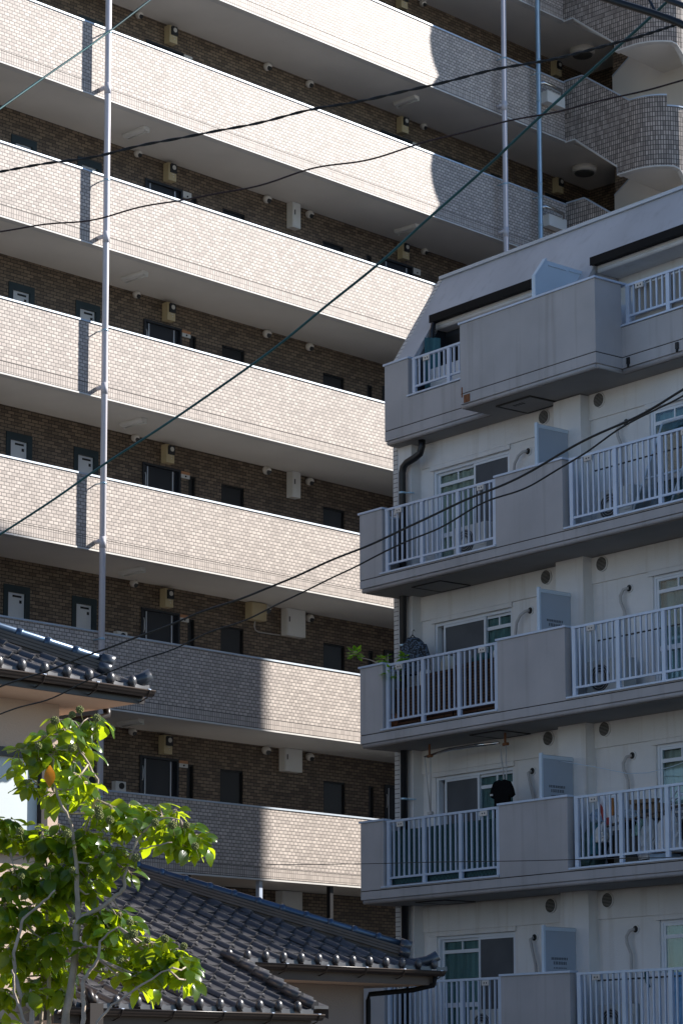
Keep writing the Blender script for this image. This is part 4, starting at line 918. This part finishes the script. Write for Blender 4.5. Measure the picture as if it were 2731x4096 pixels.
sack('folded_cloth', 'crumpled light cloth lying on the dark crate', 'cloth', 5.62, .40, f2+.70, .34, .3, .16, col('cloth_pale', (.42,.50,.55)), 0, 6)
sack('folded_cloth', 'teal folded cloth wedged beside the printed bag', 'cloth', 4.98, .3, f2+.18, .16, .2, .48, col('cloth_teal', (.03,.16,.20)), 0, 7)
sack('bin_bag', 'black full bag at the back of the cluttered balcony beside the wall', 'bag', 5.2, .75, f2, .62, .4, .80, M['cloth_black'], 0, 11)
sack('bin_bag', 'dark grey bag under the papers by the window', 'bag', 6.55, .72, f2, .6, .4, .62, col('bag_grey', (.07,.07,.08)), 0, 12)
sack('plastic_bag', 'pale green bag leaning on the third post of the cluttered balcony', 'bag', 5.95, .30, f2+.40, .22, .2, .26, col('bag_green', (.22,.36,.30)), .03, 13)
mb = MB(); mb.grid(lambda s, v: (.46*s-.06*v, .05*sin(s*9)+.10*(1-v)+.012*sin(23*s+9*v), .62*v), 14, 10, smooth=False)
o = mb.build('printed_sack', M['sheet_white'], None, loc=wr(4.98, .34, f2+.52)); o.rotation_euler = (0,0,RZR); tag(o, 'white sack printed with red and orange shapes behind the second post', 'sack')
mb = MB(); mb.prism([(.02,.5),(.09,.42),(.14,.22),(.10,.20),(.05,.34)], 'y', .0, .012, 0); mb.prism([(.14,.24),(.28,.24),(.28,.14),(.14,.10)], 'y', .0, .012, 0); mb.prism([(.30,.54),(.36,.54),(.37,.26),(.32,.26)], 'y', -.03, .0, 1); mb.build('sack_print', [col('print_red', (.42,.07,.06)), col('print_orange', (.5,.2,.06))], o)
mb = MB(); mb.box(0, .62, 0, .4, 0, .52); o = mb.build('plastic_crate', M['drain'], None, loc=wr(5.36, .3, f2)); o.rotation_euler = (0,0,RZR); tag(o, 'black crate between the second and third posts', 'crate')
mb = MB(); mb.box(-.012, .632, -.012, .412, .46, .53); mb.build('crate_rim', M['door_dark'], o)
mb = MB(); mb.box(0, .50, 0, .36, 0, .24); o = mb.build('cardboard_box', col('cardboard', (.25,.17,.10)), None, loc=wr(5.46, .66, f2+.72)); o.rotation_euler = (0,0,RZR+.12); tag(o, 'brown cardboard box standing against the wall', 'box')
mb = MB(); mb.prism([(0,.24),(.5,.24),(.54,.30),(-.02,.31)], 'y', -.1, .0); mb.box(.17, .33, -.012, -.001, .09, .15, 1); mb.build('box_flap', [M['cardboard'], M['black']], o)
mb = MB(); mb.box(.0, 1.75, 0, .09, -.012, .012); o = mb.build('wooden_plank', col('plank', (.16,.12,.085)), None, loc=wr(5.15, .24, f2+.60)); o.rotation_euler = (0, -.12, RZR); tag(o, 'long thin plank lying across the heap behind the bars', 'plank')
mb = MB(); mb.tube([(0,0,0), (.04,.02,.4), (-.06,.06,.72)], [.012,.05,.03], 6); o = mb.build('folded_umbrella', col('umbrella', (.035,.05,.05)), None, loc=wr(4.56, .3, f2)); o.rotation_euler = (0,0,RZR); tag(o, 'dark folded umbrella beside the green bag', 'umbrella')
t = empty('paper_bale', wr(6.35, .5, f2+.62), RZR); tag(t, 'stack of folded papers and white frames by the window', 'paper stack')
for j in range(5):
    mb = MB(); mb.box(-.05+.02*(j % 2), .62-.03*j, 0, .3, .05*j, .05*j+.042); mb.build('paper_sheet', (M['plate'], col('paper_grey', (.3,.32,.34)))[j % 2], t)
mb = MB(); mb.tube([(.0,.0,.26), (.22,.02,.47), (.45,.0,.28)], .016, 5); mb.tube([(.1,.0,.27), (.33,.02,.40), (.55,.0,.27)], .016, 5); mb.build('wire_frame', M['frame_white'], t)
rod('washing_line', 'thin sagging washing line in front of the cream wall', 'washing line', [(3.9,.5,z+.72),(4.6,.75,z+.55),(5.2,.8,z+.40),(5.7,.75,z+.36),(6.3,.7,z+.40),(7.2,.6,z+.52)], .006, M['board_top'])
t = mb = MB(); mb.box(.0, .34, 0, .36, 0, .08); o = mb.build('plastic_tray', M['bag_blue'], None, loc=wr(6.25, .2, f2)); o.rotation_euler = (0,0,RZR); tag(o, 'light blue tray on the floor under the white bag', 'tray')

# bottom right: hung sheets
z = ZR[3]
for x, w, c, lab, h in ((5.86, .42, 'sheet_white', 'white sheet hung behind the bottom right railing', 1.0), (6.62, .5, 'sheet_blue', 'light blue sheet hung at the bottom right corner', 1.02), (6.16, .42, 'sheet_white', 'second white sheet with a dark edge beside the blue sheet', 1.0)):
    if c == 'sheet_blue': col(c, (.20,.45,.75), .3)
    mb = MB(); mb.grid(lambda s, v: (w*s+.02*(1-v)*sin(3*s), .018*sin(s*14)*(1.2-v)+.01*sin(v*5), -h*(1-v)), 16, 8)
    o = mb.build('hung_sheet', M[c], None, loc=wr(x, .31 if lab[0] != 's' else .36, z-.04)); o.rotation_euler = (0,0,RZR); tag(o, lab, 'sheet')
mb = MB(); mb.tube([(0,0,.06), (.02,-.03,.02), (.03,-.02,-.12), (.09,-.02,-.20)], .02, 6); o = mb.build('clothes_peg', M['cable_teal'], None, loc=wr(6.04, .28, z-.05)); o.rotation_euler = (0,0,RZR); tag(o, 'curved blue peg clipped on the white hung sheet', 'clothes peg')
# ------------------------------------------------------------------ tiled house in front
HO = (-1.60561239, 25.0, 0)
HS = empty('tiled_roof_house', HO, RZL)
tag(HS, 'house with dark glazed tile roofs and peach stucco eaves at lower left', 'house')
PIT = .4536; EZ3 = 2.40
def rz_(y, z0=EZ3, y0=0.0): return z0 + PIT*(y-y0)
def prof(s):
    if s < .36: return .042*sin(pi*s/.36)
    return -.010*sin(pi*(s-.36)/.64)
TW, TR = .268, .2145
def tile_field(mb, x0, ncol, y0, nrow, z0, inside, eave_rows=None, seed=1):
    rs = random.Random(seed)
    S = [0, .06, .12, .18, .24, .30, .36, .56, .72, .88, 1.0]
    for j in range(nrow):
        for i in range(ncol):
            xa = x0 + TW*i; ya = y0 + TR*j
            if not inside(xa+TW*.5, ya+TR*.5): continue
            jit = rs.uniform(-.004, .004); jl = rs.uniform(-.004, .006)
            b = len(mb.v)
            for (dy, lift) in ((0.0, .026), (TR*.5, .014), (TR+.03, .001)):
                for s in S:
                    x = xa + TW*1.03*s
                    mb.v.append((x, ya+dy, z0 + PIT*(ya+dy-y0) + prof(s) + lift + jit + jl*s))
            n = len(S)
            for r in range(2):
                for q in range(n-1):
                    mb.f.append((b+r*n+q, b+r*n+q+1, b+(r+1)*n+q+1, b+(r+1)*n+q)); mb.m.append(0); mb.sm.append(True)
            # front lip
            b2 = len(mb.v)
            for s in S: mb.v.append((xa+TW*1.03*s, ya+.002, z0+PIT*(ya-y0)+prof(s)+.026+jit+jl*s))
            for s in S: mb.v.append((xa+TW*1.03*s, ya+.012, z0+PIT*(ya-y0)+prof(s)-.004+jit+jl*s))
            for q in range(n-1):
                mb.f.append((b2+q, b2+n+q, b2+n+q+1, b2+q+1)); mb.m.append(0); mb.sm.append(True)
def eave_tiles(mb, x0, ncol, y0, z0):
    for i in range(ncol):
        xa = x0 + TW*i
        mb.ball((xa+.052, y0-.022, z0+.052), (.047, .034, .058), 10, 8)
        S = [.36, .45, .55, .65, .75, .85, .95, 1.06]
        for q in range(len(S)-1):
            s0, s1 = S[q], S[q+1]
            d = lambda s: .055 + .02*sin(pi*(s-.36)/.7)
            t = lambda s: z0 + .045 - .02*sin(pi*(s-.36)/.7)
            mb.face([(xa+TW*s0, y0-.012, t(s0)-d(s0)), (xa+TW*s1, y0-.012, t(s1)-d(s1)), (xa+TW*s1, y0-.006, t(s1)), (xa+TW*s0, y0-.006, t(s0))])
# lower roof: long slope with a step in the eave and a hip at the right
XH, YH = 5.25, 1.3
NX0 = -1.62
def inside_low(x, y):
    if y < 0: return False
    if x < -1.15 and y > .40: return False
    if y < YH: return x < 1.90
    return x < XH - (y-YH)*1.11 - .02 and y < 3.95
mb = MB(); tile_field(mb, NX0, 27, .0, 19, EZ3, inside_low); eave_tiles(mb, NX0, 13, 0.0, EZ3)
k0 = int((1.98-NX0)/TW)
for i in range(k0, 26): 
    pass
eave_tiles(mb, NX0+TW*13, 13, TR*6, EZ3+PIT*TR*6)
roof = mb.build('tiled_roof', M['kawara'], HS)
mb = MB()     # boarding under the tiles and the slopes that face away
mb.face([(-1.15, .4, rz_(.4)-.02), (1.9, .05, rz_(.05)-.02), (1.9, 1.34, rz_(1.34)-.02), (XH, 1.34, rz_(1.34)-.02), (2.25, 4.0, rz_(4.0)-.02), (-1.15, 4.0, rz_(4.0)-.02)])
mb.face([(-1.5, .05, rz_(.05)-.02), (1.9, .05, rz_(.05)-.02), (-1.15, .4, rz_(.4)-.02)])
mb.face([(XH, 1.3, rz_(1.3)), (XH, 6.7, rz_(1.3)), (2.25, 4.0, rz_(4.0))])
mb.face([(2.25, 4.0, rz_(4.0)), (XH, 6.7, rz_(1.3)), (-1.15, 6.7, rz_(1.3)), (-1.15, 4.0, rz_(4.0))])
mb.build('roof_boarding', M['kawara'], HS)
mb = MB()     # verge tiles on the stepped right edge
for j in range(6):
    ya, yb = TR*j-.02, TR*(j+1)+.05; za = rz_(ya)+.075; zb = rz_(yb)+.035
    x0, x1 = 1.88, 2.09
    mb.face([(x0,ya,za), (x1,ya,za), (x1,yb,zb), (x0,yb,zb)]); mb.face([(x0,ya,za-.03), (x1,ya,za-.03), (x1,ya,za), (x0,ya,za)])
    mb.face([(x1,ya,za-.13), (x1,yb,zb-.13), (x1,yb,zb), (x1,ya,za)]); mb.tube([(x0+.02, ya, za+.0), (x0+.02, yb, zb+.0)], .05, 8)
mb.build('verge_tile', M['kawara'], HS)

def ridge_stack(path, parent, courses=3, collar=.30, end=True):
    """noshi courses, half-round cap and collars along a line"""
    a, c = Vector(path[0]), Vector(path[1]); d = c-a; L = d.length; d.normalize()
    side = Vector((d.y, -d.x, 0)).normalized(); up = side.cross(d).normalized()
    if up.z < 0: up = -up
    mb = MB()
    def slab(h0, h1, w):
        P = []
        for t in (0, L):
            for (s, h) in ((-w, h0), (w, h0), (w, h1), (-w, h1)): P.append(tuple(a + d*t + side*s + up*h))
        for q in ((0,1,2,3), (7,6,5,4), (0,4,5,1), (1,5,6,2), (2,6,7,3), (3,7,4,0)): mb.face([P[i] for i in q])
    h = -.06; slab(h, .022, .085); h = .022
    for i in range(courses):
        slab(h+.003, h+.030, .112-.012*i); h += .033
    n = int(L/.28)
    core = mb.build('ridge_courses', M['noshi'], parent)
    mb = MB(); hh = h + .020
    mb.tube([tuple(a + d*t + up*hh) for t in (0, L)], .050, 12); cap = mb.build('ridge_cap', M['ridge'], core)
    for i in range(1, n):
        p = a + d*(L*i/n) + up*hh; mb = MB()
        mb.tube([tuple(p-d*.035), tuple(p-d*.012), tuple(p+d*.012), tuple(p+d*.035)], [.052, .062, .062, .052], 12)
        mb.build('ridge_collar', M['ridge'], core)
    if end:
        mb = MB(); o = a + up*hh
        mb.tube([tuple(o-d*.10), tuple(o+d*.03)], .076, 14); 
        for s in (-.075, .075): mb.tube([tuple(o-d*.10+side*s-up*.08), tuple(o+d*.02+side*s-up*.08)], .058, 12)
        mb.tube([tuple(o-d*.10-up*.15), tuple(o+d*.02-up*.15)], .05, 12)
        mb.build('ridge_end_tile', M['ridge_dark'], core)
def corner_horn(p, parent):
    mb = MB(); p = Vector(p)
    pts = [p+Vector((-.50,.50,.14)), p+Vector((-.32,.32,.06)), p+Vector((-.18,.18,.03)), p+Vector((-.07,.07,.06)), p+Vector((.01,-.01,.125))]
    mb.tube([tuple(q) for q in pts], [.05,.06,.066,.066,.062], 10); mb.build('corner_tile', M['ridge_dark'], parent)
ridge_stack(((4.90, 1.60, rz_(1.60)), (2.25, 4.0, rz_(4.0)-.03)), HS, 3)
ridge_stack(((2.25, 4.0, rz_(4.0)-.03), (-1.15, 4.0, rz_(4.0))), HS, 3, end=False)
corner_horn((5.23, 1.32, rz_(1.3)+.03), HS)

def gutter(x0, x1, y, z, parent, name='gutter'):
    mb = MB(); n = 8
    mb.grid(lambda s, v: (x0+(x1-x0)*v, y-.058*cos(pi*s), z-.058*sin(pi*s)), n, 1); g = mb.build(name, M['gutter'], parent)
    mb = MB(); mb.tube([(x0, y-.058, z), (x1, y-.058, z)], .009, 6); mb.tube([(x0, y+.058, z), (x1, y+.058, z)], .007, 6); mb.build('gutter_lip', M['chrome'] if False else M['gutter'], g)
    q = max(2, int((min(x1-x0, 4))/.62)); xs = max(x0, x1-4.0)
    for i in range(q+1):
        mb = MB(); x = xs+.08 + (x1-xs-.16)*i/q
        mb.tube([(x, y-.064, z+.012), (x, y-.066, z-.01), (x, y-.03, z-.07), (x, y+.07, z-.10)], .007, 5, 1); mb.box(x-.016, x+.016, y-.07, y+.05, z+.004, z+.012, 0)
        mb.build('gutter_hook', [M['alu'], M['gutter']], g)
    return g
gutter(-1.52, 1.92, -.075, EZ3-.03, HS); gutter(1.98, 5.22, YH-.075, rz_(YH)-.035, HS)
mb = MB()
mb.box(-1.5, 1.86, .0, .03, EZ3-.17, EZ3-.03); mb.box(2.0, 5.2, YH, YH+.03, rz_(YH)-.19, rz_(YH)-.03); mb.build('fascia_board', M['fascia'], HS)
mb = MB(); mb.box(-1.5, 1.85, .031, .55, EZ3-.17, EZ3-.14); mb.box(2.0, 5.2, YH+.031, YH+.6, rz_(YH)-.19, rz_(YH)-.16); mb.box(4.55, 5.2, YH+.6, 6.6, rz_(YH)-.19, rz_(YH)-.16); mb.build('eave_soffit', M['stucco_wall'], HS)
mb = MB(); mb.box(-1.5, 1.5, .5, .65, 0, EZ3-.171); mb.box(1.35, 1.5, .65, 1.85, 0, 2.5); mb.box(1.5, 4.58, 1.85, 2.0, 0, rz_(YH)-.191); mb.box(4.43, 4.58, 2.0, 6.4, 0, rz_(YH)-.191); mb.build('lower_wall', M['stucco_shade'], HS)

# upper storey
UX, UY, UZ = -.50, -.20, 5.42
mb = MB()
tile_field(mb, UX-.06-TW*24, 24, UY, 20, UZ, lambda x, y: x < UX - (y-UY) - .02, seed=5); eave_tiles(mb, UX-.06-TW*24, 24, UY, UZ)
mb.build('tiled_roof', M['kawara'], HS)
mb = MB()
uz = lambda y: UZ + PIT*(y-UY) - .015
mb.face([(-7, UY+.05, uz(UY+.05)), (UX, UY+.05, uz(UY+.05)), (UX-4, UY+4, uz(UY+4)), (-7, UY+4, uz(UY+4))])
mb.face([(UX, UY, uz(UY)), (UX, UY+8, uz(UY)), (UX-4, UY+4, uz(UY+4))]); mb.face([(UX-4, UY+4, uz(UY+4)), (UX, UY+8, uz(UY)), (-7, UY+8, uz(UY)), (-7, UY+4, uz(UY+4))])
mb.build('roof_boarding', M['kawara'], HS)
ridge_stack(((UX-.36, UY+.36, uz(UY+.36)), (UX-4, UY+4, uz(UY+4))), HS, 3)
corner_horn((UX-.02, UY+.02, UZ+.03), HS)
gutter(-7, UX-.08, UY-.075, UZ-.035, HS)
mb = MB(); mb.box(-7, UX-.1, UY, UY+.03, UZ-.15, UZ-.03); mb.build('fascia_board', M['gutter'], HS)
mb = MB(); mb.box(-7, -.68, UY+.031, 7.6, UZ-.15, UZ-.12); mb.build('eave_soffit', M['stucco'], HS)
mb = MB(); wall_holes(mb, -7, -1.15, 0, UZ-.151, [(-3.2, -1.38, 3.90, 4.76)], .4, .15); mb.box(-1.30, -1.15, .55, 7.0, 0, UZ-.151); mb.build('upper_wall', M['stucco_wall'], HS)
mb = MB()
for q in ((-3.2, -1.31, 4.72, 4.80), (-1.385, -1.31, 3.86, 4.72), (-3.2, -1.385, 3.84, 3.90)): mb.box(q[0], q[1], .36, .46, q[2], q[3])
w = mb.build('frosted_window', M['frame_bronze'], HS)
mb = MB(); mb.box(-3.2, -1.386, .425, .45, 3.901, 4.719); mb.build('window_pane', M['frosted'], w)
mb = MB(); mb.box(-3.2, -1.29, .33, .43, 3.80, 3.838); mb.build('window_sill', M['gutter'], w)
# gutter outlets and pipes
mb = MB(); mb.tube([(-.60,.36,UZ-.10), (-.60,.34,UZ-.20), (-.68,.36,UZ-.24), (-.95,.40,UZ-.28), (-1.08,.62,UZ-.34), (-1.08,.62,3.0)], .04, 10); mb.build('gutter_pipe', M['gutter'], HS)
mb = MB(); mb.box(-1.19, -1.03, -.15, .0, EZ3-.18, EZ3+.02); mb.tube([(-1.11,-.08,EZ3-.18), (-1.11,-.06,EZ3-.35), (-1.11,.44,EZ3-.6), (-1.11,.44,0)], .035, 8); mb.build('gutter_hopper', M['gutter'], HS)
mb = MB(); mb.tube([(-1.1,-.08,EZ3+.02), (-1.1,-.02,EZ3+.13), (-1.1,.1,EZ3+.17)], .04, 8); mb.build('gutter_pipe', M['gutter'], HS)
mb = MB(); mb.tube([(5.12,1.24,rz_(YH)-.08), (5.12,1.27,rz_(YH)-.19), (5.02,1.5,rz_(YH)-.24), (4.62,1.80,rz_(YH)-.29), (4.60,1.80,rz_(YH)-.36), (4.60,1.80,0)], .029, 10); mb.build('gutter_pipe', M['gutter_black'], HS)

# ------------------------------------------------------------------ added unseen block left of the frame, blocks sky from the grey balconies
NB = empty('sky_occluder', (-19.7, 25.7, 0), RZL); tag(NB, 'plain unseen block added left of the tiled house to cut sky light', 'apartment building')
mb = MB(); wall_holes(mb, -9, 9, 0, 14.5, [(x, x+1.7, z, z+1.3) for x in (-4, -1, 2) for z in (1, 3.8, 6.6, 9.4, 12.2)], -5.0, .15); mb.box(-9, 9, 4.85, 5.0, 0, 14.5); mb.box(-9, -8.85, -4.85, 4.85, 0, 14.5); mb.box(8.85, 9, -4.85, 4.85, 0, 14.5); mb.build('block_wall', M['conc'], NB)
mb = MB(); mb.box(-9.1, 9.1, -5.1, 5.1, 14.5, 14.7); mb.build('block_roof', M['conc'], NB)
for x in (-4, -1, 2):
    for z in (1, 3.8, 6.6, 9.4, 12.2):
        mb = MB(); mb.box(x, x+1.7, -4.93, -4.9, z, z+1.3); mb.build('block_window', M['dark_win'], NB)

# ------------------------------------------------------------------ tree
rs = random.Random(21)
T0 = BRANCH['main'][0][0]
TR_ = empty('ivy_tree', (T0[0], T0[1], 0)); tag(TR_, 'leafy green small tree with pale branches in front of the tiled house', 'tree')
def tl(p): return (p[0]-T0[0], p[1]-T0[1], p[2])
def smooth(pts, r, n=4):
    P = [Vector(p) for p in pts]; out = []; ro = []
    for i in range(len(P)-1):
        p0, p1, p2, p3 = P[max(0,i-1)], P[i], P[i+1], P[min(len(P)-1, i+2)]
        for q in range(n):
            t = q/n
            out.append(.5*((2*p1)+(p2-p0)*t+(2*p0-5*p1+4*p2-p3)*t*t+(3*p1-p0-3*p2+p3)*t**3)); ro.append(r[i]+(r[i+1]-r[i])*t)
    out.append(P[-1]); ro.append(r[-1]); return out, ro
tips = []
allpts = []
for name, (pts, r) in BRANCH.items():
    pts = [tl(p) for p in pts]
    if pts[0][2] < 2.0:      # rises from the ground
        g = pts[0]; base = Vector((g[0]*.35 + rs.uniform(-.12, .12), g[1]*.4+rs.uniform(-.1,.1), 0)); pts = [tuple(base), tuple(base.lerp(Vector(g), .5) + Vector((rs.uniform(-.05,.05),0,0)))] + pts; r = [r[0]*1.25, r[0]*1.12] + list(r)
    # small real depth wander so the limbs are not in one plane
    ph = rs.uniform(0, 6)
    P = []; R_ = []
    for i in range(len(pts)-1):
        for q in range(3):
            P.append(Vector(pts[i]).lerp(Vector(pts[i+1]), q/3)); R_.append(r[i]+(r[i+1]-r[i])*q/3)
    P.append(Vector(pts[-1])); R_.append(r[-1])
    R_ = [q*.68*(1+.06*sin(i*1.9+ph)) for i, q in enumerate(R_)]
    P = [p + Vector((rs.uniform(-1,1), rs.uniform(-1,1), rs.uniform(-1,1)))*.004 for p in P]
    mb = MB(); mb.tube([tuple(p) for p in P], R_, 9); mb.build('trunk' if name == 'main' else 'branch', M['bark'], TR_)
    allpts += P
leaf = MB(); twig = MB()
def add_leaf(mb, base, d, up, L, W, curl, fold):
    side = d.cross(up).normalized(); up = side.cross(d).normalized()
    prof_ = [(0, .10), (.14, .42), (.34, .86), (.55, 1.0), (.76, .72), (.91, .33), (1.0, .03)]
    rows = []; ph = rs.uniform(0, 6)
    for t, w in prof_:
        c = base + d*(L*t) - up*(curl*L*t*t)
        wv = .04*L*sin(5*t+ph)
        rows.append((c + side*(W*w) + up*(fold*W*w + wv), c, c - side*(W*w) + up*(fold*W*w - wv)))
    b = len(mb.v)
    for r in rows: mb.v += [tuple(q) for q in r]
    for i in range(len(rows)-1):
        for q in range(2):
            a = b+3*i+q; mb.f.append((a, a+1, a+4, a+3)); mb.m.append(0); mb.sm.append(True)
for x, y, z, r, n in CLUSTER:
    c = Vector(tl((x, y, z)))
    near = min(allpts, key=lambda p: (p-c).length)
    hub = c + Vector((rs.uniform(-.3,.3)*r, rs.uniform(-.5,.5)*r, -.35*r))
    mid = near.lerp(hub, .55) + Vector((0, 0, -.02))
    if (near-hub).length < .9: twig.tube([tuple(near), tuple(mid), tuple(hub)], [.0065, .0055, .0045], 6)
    for t in range(n):
        tip = c + Vector((rs.uniform(-1,1)*r*.75, rs.uniform(-1,1)*max(r,.08)*1.2, rs.uniform(-.7,.8)*r*.75))
        twig.tube([tuple(hub), tuple(hub.lerp(tip,.5)+Vector((0,0,.01))), tuple(tip)], [.0042,.0036,.003], 5)
        nl = rs.randint(4, 7); a0 = rs.uniform(0, 2*pi)
        for q in range(nl):
            a = a0 + q*2.4 + rs.uniform(-.3,.3); el = rs.uniform(-1.15, .25)
            d = Vector((cos(a)*cos(el), sin(a)*cos(el), sin(el))).normalized()
            up = Vector((rs.uniform(-.3,.55), rs.uniform(-.9,.1), .8)).normalized()
            pet = .012 + rs.uniform(0, .02)
            b0 = tip + d*pet; L = rs.uniform(.075, .12)
            twig.tube([tuple(tip), tuple(b0)], [.0016, .0014], 4, cap=False)
            add_leaf(leaf, b0, d, up, L, L*rs.uniform(.27, .36), rs.uniform(.1, .6), rs.uniform(.0, .28))
leaf.build('crown', M['leaf'], TR_); twig.build('twigs', M['bark'], TR_)
for p in HEADS:
    c = Vector(tl(p)); mb = MB(); R0 = rs.uniform(.016, .024)
    for q in range(34):
        ph = math.acos(1-2*(q+.5)/34); th = pi*(1+5**.5)*q
        dd = Vector((cos(th)*sin(ph), sin(th)*sin(ph), cos(ph))); mb.ball(tuple(c+dd*R0), .0048, 5, 4)
    mb.ball(tuple(c), R0*.8, 8, 6); mb.tube([tuple(c), tuple(c+Vector((rs.uniform(-.02,.02), .02, -.06)))], .0025, 5)
    mb.build('flower_head', M['head'], TR_)
mb = MB(); c = Vector(tl(ORANGE)); add_leaf(mb, c+Vector((-.0,0,.055)), Vector((.02,-.1,-1)).normalized(), Vector((.2,-1,.1)), .125, .033, .1, .12)
o = mb.build('withered_leaf', M['leaf_orange'], TR_); o['label'] = 'single orange withered leaf'

# ------------------------------------------------------------------ overhead cables
def cable(name, key, lab, mat, wob=0.0, strand=False):
    pts, r = WIRES[key]; P = [Vector(p) for p in pts]
    P, _ = smooth([tuple(p) for p in P], [r]*len(P), 10)
    o = P[0].copy(); Q = []
    rs = random.Random(len(key)*7); L = 0
    for i, p in enumerate(P):
        if i: L += (p-P[i-1]).length
        Q.append(p - o + Vector((0, wob*sin(L*9+1)*.6, wob*(sin(L*7.3)+.6*sin(L*13.1+2)))))
    mb = MB()
    if strand:
        for ph in (0, pi):
            pts2 = []
            for i in range(len(Q)-1):
                for q in range(4):
                    t = q/4; p = Q[i].lerp(Q[i+1], t); l = (i+t)*.62*2
                    pts2.append(p + Vector((0, cos(l*1.6+ph), sin(l*1.6+ph)))*r*.62)
            mb.tube([tuple(p) for p in pts2], r*.72, 7)
    else: mb.tube([tuple(p) for p in Q], r, 8)
    ob = mb.build(name, M[mat], None, loc=tuple(o)); return tag(ob, lab, 'cable', None)
cable('overhead_cable', 'teal1', 'thin teal cable crossing the top left corner', 'cable_teal')
cable('overhead_cable', 'thick', 'thick black cable sagging across the top galleries to the right bundle', 'cable', .004, True)
cable('overhead_cable', 'twist', 'thin twisted dark cable just below the thick black one', 'cable_red', .007)
cable('overhead_cable', 'teal2', 'long teal cable running diagonally from lower left to upper right', 'cable_teal')
cable('overhead_cable', 'pair1', 'upper black cable of the pair crossing the grey balconies', 'cable', .003)
cable('overhead_cable', 'pair2', 'lower thinner cable of the pair crossing the grey balconies', 'cable', .006)
cable('overhead_cable', 'low', 'hair thin nearly level wire across the lowest parapet', 'cable')
cable('overhead_cable', 'bundle', 'heavy black cable bundle in the top right corner', 'cable', .004, False)
cable('overhead_cable', 'corner', 'short black cable above the heavy bundle at the top right edge', 'cable', 0, False)
cable('overhead_cable', 'drop1', 'short loop of cable joining the heavy bundle from above', 'cable')

# ------------------------------------------------------------------ ground, light, sky, camera
mb = MB(); mb.face([(-600,-600,0),(600,-600,0),(600,600,0),(-600,600,0)]); g = mb.build('ground', M['asphalt']); g['kind'] = 'structure'
AZ, EL = radians(17.5), radians(31.4)
S = Vector((cos(EL)*cos(AZ), cos(EL)*sin(AZ), sin(EL)))
ld = bpy.data.lights.new('sun', 'SUN'); ld.energy = SUN_E; ld.angle = radians(.5); ld.color = (1.0, .95, .885)
lo = bpy.data.objects.new('sun', ld); COL.objects.link(lo); lo.rotation_euler = S.to_track_quat('Z', 'Y').to_euler(); lo.location = S*60
w = bpy.data.worlds.new('World'); scn.world = w; w.use_nodes = True; nt = w.node_tree
sky = nt.nodes.new('ShaderNodeTexSky'); sky.sky_type = 'NISHITA'; sky.sun_disc = False
sky.sun_elevation = EL; sky.sun_rotation = radians(90) - AZ; sky.air_density = 1.0; sky.dust_density = 0.0; sky.ozone_density = 3.0
tint = mixrgb(nt, 1.0, sky.outputs[0], (.97, .995, 1.05), 'MULTIPLY'); nt.links.new(tint, nt.nodes['Background'].inputs[0]); nt.nodes['Background'].inputs[1].default_value = SKY_E
cd = bpy.data.cameras.new('camera'); cam = bpy.data.objects.new('camera', cd); COL.objects.link(cam); scn.camera = cam
cd.sensor_fit = 'VERTICAL'; cd.sensor_height = 36.0; cd.sensor_width = 24.0
cd.lens = 10343.0548/4096*36.0; cd.shift_y = (2859.06-2048)/4096; cd.clip_start = .1; cd.clip_end = 2000
rx = Vector((.99999721, 3.4106717e-4, -2.33753435e-3)); ry = Vector((.00236228568, -.144379751, .989519534)); rf = Vector((0, .989522294, .144380154))
cam.matrix_world = Matrix(((rx.x, ry.x, -rf.x, 0), (rx.y, ry.y, -rf.y, 0), (rx.z, ry.z, -rf.z, 1.6), (0, 0, 0, 1)))
scn.view_settings.view_transform = 'Standard'; scn.view_settings.look = 'None'; scn.view_settings.exposure = 0; scn.view_settings.gamma = 1
scn.render.engine = 'CYCLES'; scn.cycles.max_bounces = 8; scn.cycles.diffuse_bounces = 4; scn.cycles.transparent_max_bounces = 12; scn.cycles.use_denoising = True
